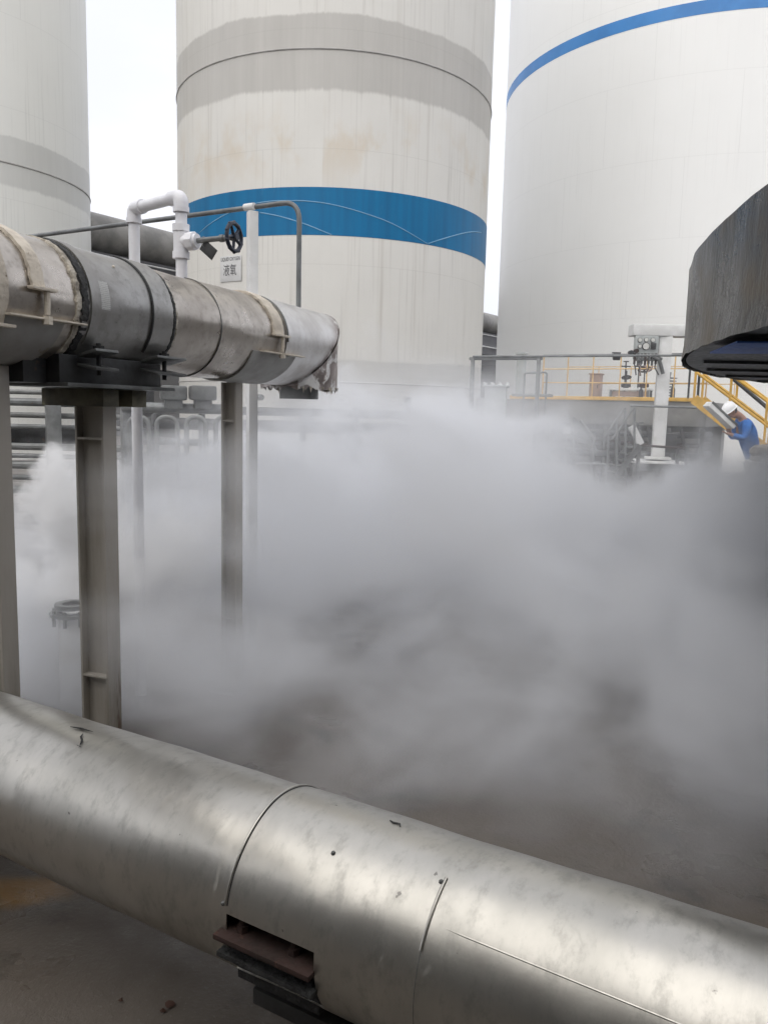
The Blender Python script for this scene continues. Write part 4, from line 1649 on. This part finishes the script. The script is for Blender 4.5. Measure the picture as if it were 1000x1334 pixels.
o = b.build('concrete_block', M['concrete'], loc=(q.x + .4, q.y, SLAB))
tag(o, 'rough concrete block at the right edge carrying grey stones', 'block')

q = at(992, 700, 11.6)
T = thing('steel_rack', 'brown rusty steel frame at the right edge below the stair', 'rack', (q.x, q.y, 0))
for px in (984, 1012):
    c = at(px, 645, 11.6)
    b = MB()
    b.box((c.x, c.y, c.z / 2), (.07, .07, c.z), 0, .004)
    b.build('post', M['rust'], T)
for py in (648, 668, 690, 716):
    b = MB()
    b.bar(at(982, py, 11.6), at(1030, py + 1, 11.6), .06, .07, .004)
    b.build('rail', M['rust'] if py != 668 else M['cab_pink'], T)

# ------------------------------------------------------------------ big black vessel overhead at right
VR = 9.0
vp1 = Vector((.362 * 6.2, 6.2, 0))
vc = vp1 + VR * Vector((.937, -.35, 0))
vb, vt_ = EYE + .405, EYE + 1.10
T = thing('vessel', 'huge black round steel vessel overhead at the right edge, underside in view', 'vessel', (vc.x, vc.y, vb))
mv, g, out = newmat('black_bitumen_steel')
v = g.obj()
x, y, z = g.sep(v)
a = g.m('MULTIPLY', g.m('ARCTAN2', x, y), VR)
st = g.noise(g.comb(a, g.m('MULTIPLY', z, .25), 0), 3.0, 7, .7)
bl_ = g.noise(g.comb(a, z, 0), 1.8, 6, .65)
colr = g.mix(g.mr(st, .38, .62), (.015, .015, .015), (.036, .034, .030))
colr = g.mix(g.m('MULTIPLY', g.mr(bl_, .46, .64), .9), colr, (.075, .056, .034))
colr = g.mix(g.m('MULTIPLY', g.mr(g.noise(g.comb(a, g.m('MULTIPLY', z, .12), 3), 6, 4, .6), .60, .70), .6), colr, (.10, .10, .098))
finish(g, out, colr, g.mr(bl_, .3, .7, .18, .42, False), .1, g.m('ADD', st, bl_), .5, .03, .3)
random.seed(21)
nseg = 360
hj = [random.uniform(-1, 1) for _ in range(nseg + 1)]
b = MB()


def vwall(u, v):
    i = round(u * nseg) % nseg
    t = u * 2 * math.pi
    pan = ((i // 9) % 2) * .006
    wv = .012 * math.sin(t * 31) + .006 * math.sin(t * 83 + 1)
    k = round(v * 8)
    if k == 8:
        rad, z = VR - .20, vt_ + .02
    elif k == 7:
        rad, z = VR - .07, vt_ - .005 + wv * .6 + hj[i] * .003
    else:
        rad = VR + wv * (1 if 1 < k < 6 else .5) + (.012 if k == 0 else 0) + pan
        z = vb + (vt_ - vb - .05) * k / 6 + (hj[i] * .006 if k == 0 else 0)
    return Vector((vc.x + rad * math.cos(t), vc.y + rad * math.sin(t), z))


b.grid(vwall, nseg, 8, True)
b.build('wall', mv, T, ang=45)
for dt in (.42, .75, 1.3):
    b = MB()
    t = math.atan2(-vc.y + vp1.y, -vc.x + vp1.x) + .045 + dt
    c = vc + Vector((math.cos(t), math.sin(t), 0)) * (VR + .006)
    b.box(Vector((c.x, c.y, (vb + vt_) / 2 - .02)), (.03, .035, vt_ - vb - .02), t, .004)
    b.build('lap_seam', mv, T)
b = MB()
b.grid(lambda u, v: Vector((vc.x + (VR - .02) * v * math.cos(u * 6.283185), vc.y + (VR - .02) * v * math.sin(u * 6.283185), vb + .012 - .05 * (1 - v))), 180, 10, True)
b.build('underside', M['dark_steel'], T)
for k in range(-7, 8):
    b = MB()
    yy = k * 1.0
    hw = math.sqrt(max(VR ** 2 - yy ** 2, .1)) - .15
    b.box(Vector((vc.x, vc.y + yy, vb - .004)), (2 * hw, .03, .022), 0)
    b.build('rib', M['dark_steel'], T)
d_ = ray(992, 452)
k_ = (vb - .03 - EYE) / d_.z
b = MB()
b.box(Vector((d_.x * k_ + .12, d_.y * k_ + .10, vb - .026)), (.55, .75, .010), R(-12), .003)
b.build('lining', M['blue_patch'], T)
b = MB()
b.lathe((vc.x, vc.y, vt_), [(VR - .20, -.02), (VR - 1.0, -.02), (.01, .25)], 120)
b.build('roof', mv, T)
for dx, dy in ((0, 0), (4.5, -2), (-1.5, -5.0), (3, 4)):
    b = MB()
    b.box((vc.x + dx, vc.y + dy, vb / 2 - .03), (.4, .4, vb - .06), 0, .01)
    b.build('leg', M['dark_steel'], T)

# ------------------------------------------------------------------ leaves on the ground under the near pipe
random.seed(4)
for k, (px, py, s_r) in enumerate(((158, 1306, .008), (222, 1311, .016), (212, 1319, .009))):
    d_ = ray(px, py)
    t = -EYE / d_.z
    q = Vector((d_.x * t, d_.y * t, .006))
    b = MB()
    n_ = 9
    vs = [b.bm.verts.new(q + Vector((math.cos(i * 2 * math.pi / n_) * s_r * random.uniform(.5, 1.2), math.sin(i * 2 * math.pi / n_) * s_r * random.uniform(.5, 1.2), random.uniform(0, .004)))) for i in range(n_)]
    ctr = b.bm.verts.new(q + Vector((0, 0, .008)))
    for i in range(n_):
        b.bm.faces.new((ctr, vs[i], vs[(i + 1) % n_]))
    o = b.build('dead_leaf', M['leaf'], loc=(q.x, q.y, 0))
    tag(o, ('single dark leaf on the ground below the pipe, left of the pair', 'larger brown leaf of the pair on the ground below the pipe', 'smaller brown leaf of the pair on the ground below the pipe')[k], 'leaf', 'leaves on the ground')

# ------------------------------------------------------------------ vapour
def blob(g, P, c, s, amp):
    d_ = g.vm('LENGTH', g.vm('DIVIDE', g.vm('SUBTRACT', P, tuple(c)), tuple(s)))
    return g.m('MULTIPLY', g.mr(d_, 0.0, 1.0, 1.0, 0.0), amp)


def vol_obj(name, lo, hi, label, dens_fn, color, aniso, step):
    m, g, out = newmat(name)
    P = g.obj()
    den = dens_fn(g, P)
    pvn = g.n('ShaderNodeVolumePrincipled', {'Color': (*color, 1), 'Density': den, 'Anisotropy': aniso})
    g.t.links.new(pvn.outputs[0], out.inputs[1])
    lo, hi = Vector(lo), Vector(hi)
    b = MB()
    b.box((lo + hi) / 2, hi - lo)
    o = b.build(name, m, loc=(0, 0, 0))
    o['kind'] = 'stuff'
    m.cycles.volume_step_rate = step
    o['label'] = label
    o['category'] = 'vapour'
    return o


def bank(g, P):
    nv = g.n('ShaderNodeTexNoise', {'Vector': P, 'Scale': .6, 'Detail': 1.0, 'Roughness': .5}).outputs[1]
    W = g.vm('ADD', P, g.vm('MULTIPLY', g.vm('SUBTRACT', nv, (.5, .5, .5)), (2.4, 2.4, 1.3)))
    px_, py_, pz_ = g.sep(P)
    x, y, z = g.sep(W)
    nA = g.noise(g.vm('MULTIPLY', W, (1, 1, 1.3)), .75, 2, .55)
    nB = g.noise(g.vm('MULTIPLY', W, (1, 1, 1.5)), 2.3, 2, .6)
    pat = g.mr(nA, .41, .60)
    y0 = g.mr(px_, -1.5, -.2, 3.75, 2.45, False)
    front = g.mr(g.m('SUBTRACT', y, y0), -.1, 1.0)
    back = g.mr(y, 13.0, 15.6, 1.0, 0.0)
    right = g.mr(x, 2.8, 6.0, 1.0, .5)
    prof = g.m('ADD', g.mr(px_, -1.9, -.5, EYE - .90, EYE - .55), g.mr(px_, .9, 2.3, 0.0, -.22))
    prof = g.m('ADD', prof, g.mr(px_, 4.0, 6.0, 0.0, .25))
    prof = g.m('ADD', prof, g.mr(py_, 2.8, 6.2, -.55, 0.0, False))
    prof = g.m('ADD', prof, g.m('MULTIPLY', g.m('SUBTRACT', nA, .5), 3.6))
    prof = g.m('ADD', prof, g.m('MULTIPLY', g.m('SUBTRACT', nB, .5), .9))
    prof = g.m('ADD', prof, g.m('MULTIPLY', g.mr(px_, 1.6, 2.6), g.mr(py_, 7.5, 10.5, 0.0, -.62)))
    low = g.mr(g.m('SUBTRACT', pz_, prof), -.55, .40, 1.0, 0.0)
    low = g.m('MULTIPLY', g.m('MULTIPLY', low, right), g.m('ADD', g.m('MULTIPLY', pat, 1.8), .62))
    veil = g.m('MULTIPLY', g.mr(z, EYE - .55, EYE + .85, 1.0, 0.0), g.m('MULTIPLY', g.m('MULTIPLY', g.mr(px_, 1.2, 3.0, .21, .03), g.mr(px_, -2.7, -.7, .15, 1.0)), g.mr(nA, .35, .62, .25, 1.5)))
    veil = g.m('MULTIPLY', veil, g.mr(py_, 4.5, 7.0))
    side = g.m('MAXIMUM', g.mr(px_, -3.0, -1.0, .08, 1.0), g.mr(py_, 4.9, 5.9, 1.0, 0.0))
    d_ = g.m('MULTIPLY', g.m('ADD', low, veil), g.m('MULTIPLY', g.m('MULTIPLY', g.m('MULTIPLY', front, back), side), g.mr(nB, .32, .68, .35, 1.5)))
    for c, s, a_ in ((at(225, 730, 5.0), (.7, .7, .50), 2.0), (at(690, 760, 6.4), (1.7, 1.2, .60), 1.9), (at(520, 870, 5.4), (.9, .8, .40), .9), (at(240, 890, 4.30), (.75, .5, .42), 2.8), (at(168, 800, 4.25), (.42, .30, .50), 3.2), (at(305, 610, 4.0), (.34, .36, .34), 1.3), (at(300, 850, 4.1), (.4, .4, .3), 2.0), (at(85, 860, 4.1), (.30, .25, .30), 1.6), (at(880, 780, 7), (1.2, 1.2, .5), .7)):
        d_ = g.m('ADD', d_, g.m('MULTIPLY', blob(g, W, c, s, a_), g.mr(nB, .35, .62, .25, 1.3)))
    return d_


vol_obj('vapour', (-5.5, 2.5, .02), (7.5, 15.8, 2.7), 'broad bank of cold white vapour lying over the yard between the tanks and the near pipe', bank, (.885, .895, .915), .05, .7)


def plume(g, P):
    nv = g.n('ShaderNodeTexNoise', {'Vector': P, 'Scale': 1.8, 'Detail': 2.0, 'Roughness': .5}).outputs[1]
    W = g.vm('ADD', P, g.vm('MULTIPLY', g.vm('SUBTRACT', nv, (.5, .5, .5)), (.62, .62, .55)))
    n2 = g.m('MULTIPLY', g.m('SUBTRACT', g.noise(P, 5.0, 4, .62), .5), 2.0)
    d_ = None
    for c, s, a_, w_ in ((at(88, 645, 4.60), (.24, .26, .19), 18, .55), (at(112, 690, 4.65), (.20, .26, .30), 16, .5), (at(104, 745, 4.6), (.34, .32, .26), 16, .5), (at(118, 622, 4.75), (.26, .26, .20), 8, .9),
                         (at(55, 780, 4.45), (.46, .42, .46), 8, 1.0), (at(40, 890, 4.4), (.60, .45, .5), 6, 1.1), (at(208, 735, 4.65), (.52, .42, .40), 8, 1.0), (at(150, 830, 4.5), (.55, .42, .45), 5, 1.1)):
        r_ = g.vm('LENGTH', g.vm('DIVIDE', g.vm('SUBTRACT', W, tuple(c)), tuple(s)))
        f = g.m('ADD', g.m('SUBTRACT', 1.0, r_), n2)
        q = g.mr(f, .05, .05 + w_, 0.0, a_)
        d_ = q if d_ is None else g.m('MAXIMUM', d_, q)
    return d_


vol_obj('vapour_plume', (-2.85, 3.85, .03), (-.65, 5.3, 1.55), 'dense white jet of vapour billowing from the vent nozzle behind the near column', plume, (.9995, .9995, .9995), 0.0, .45)
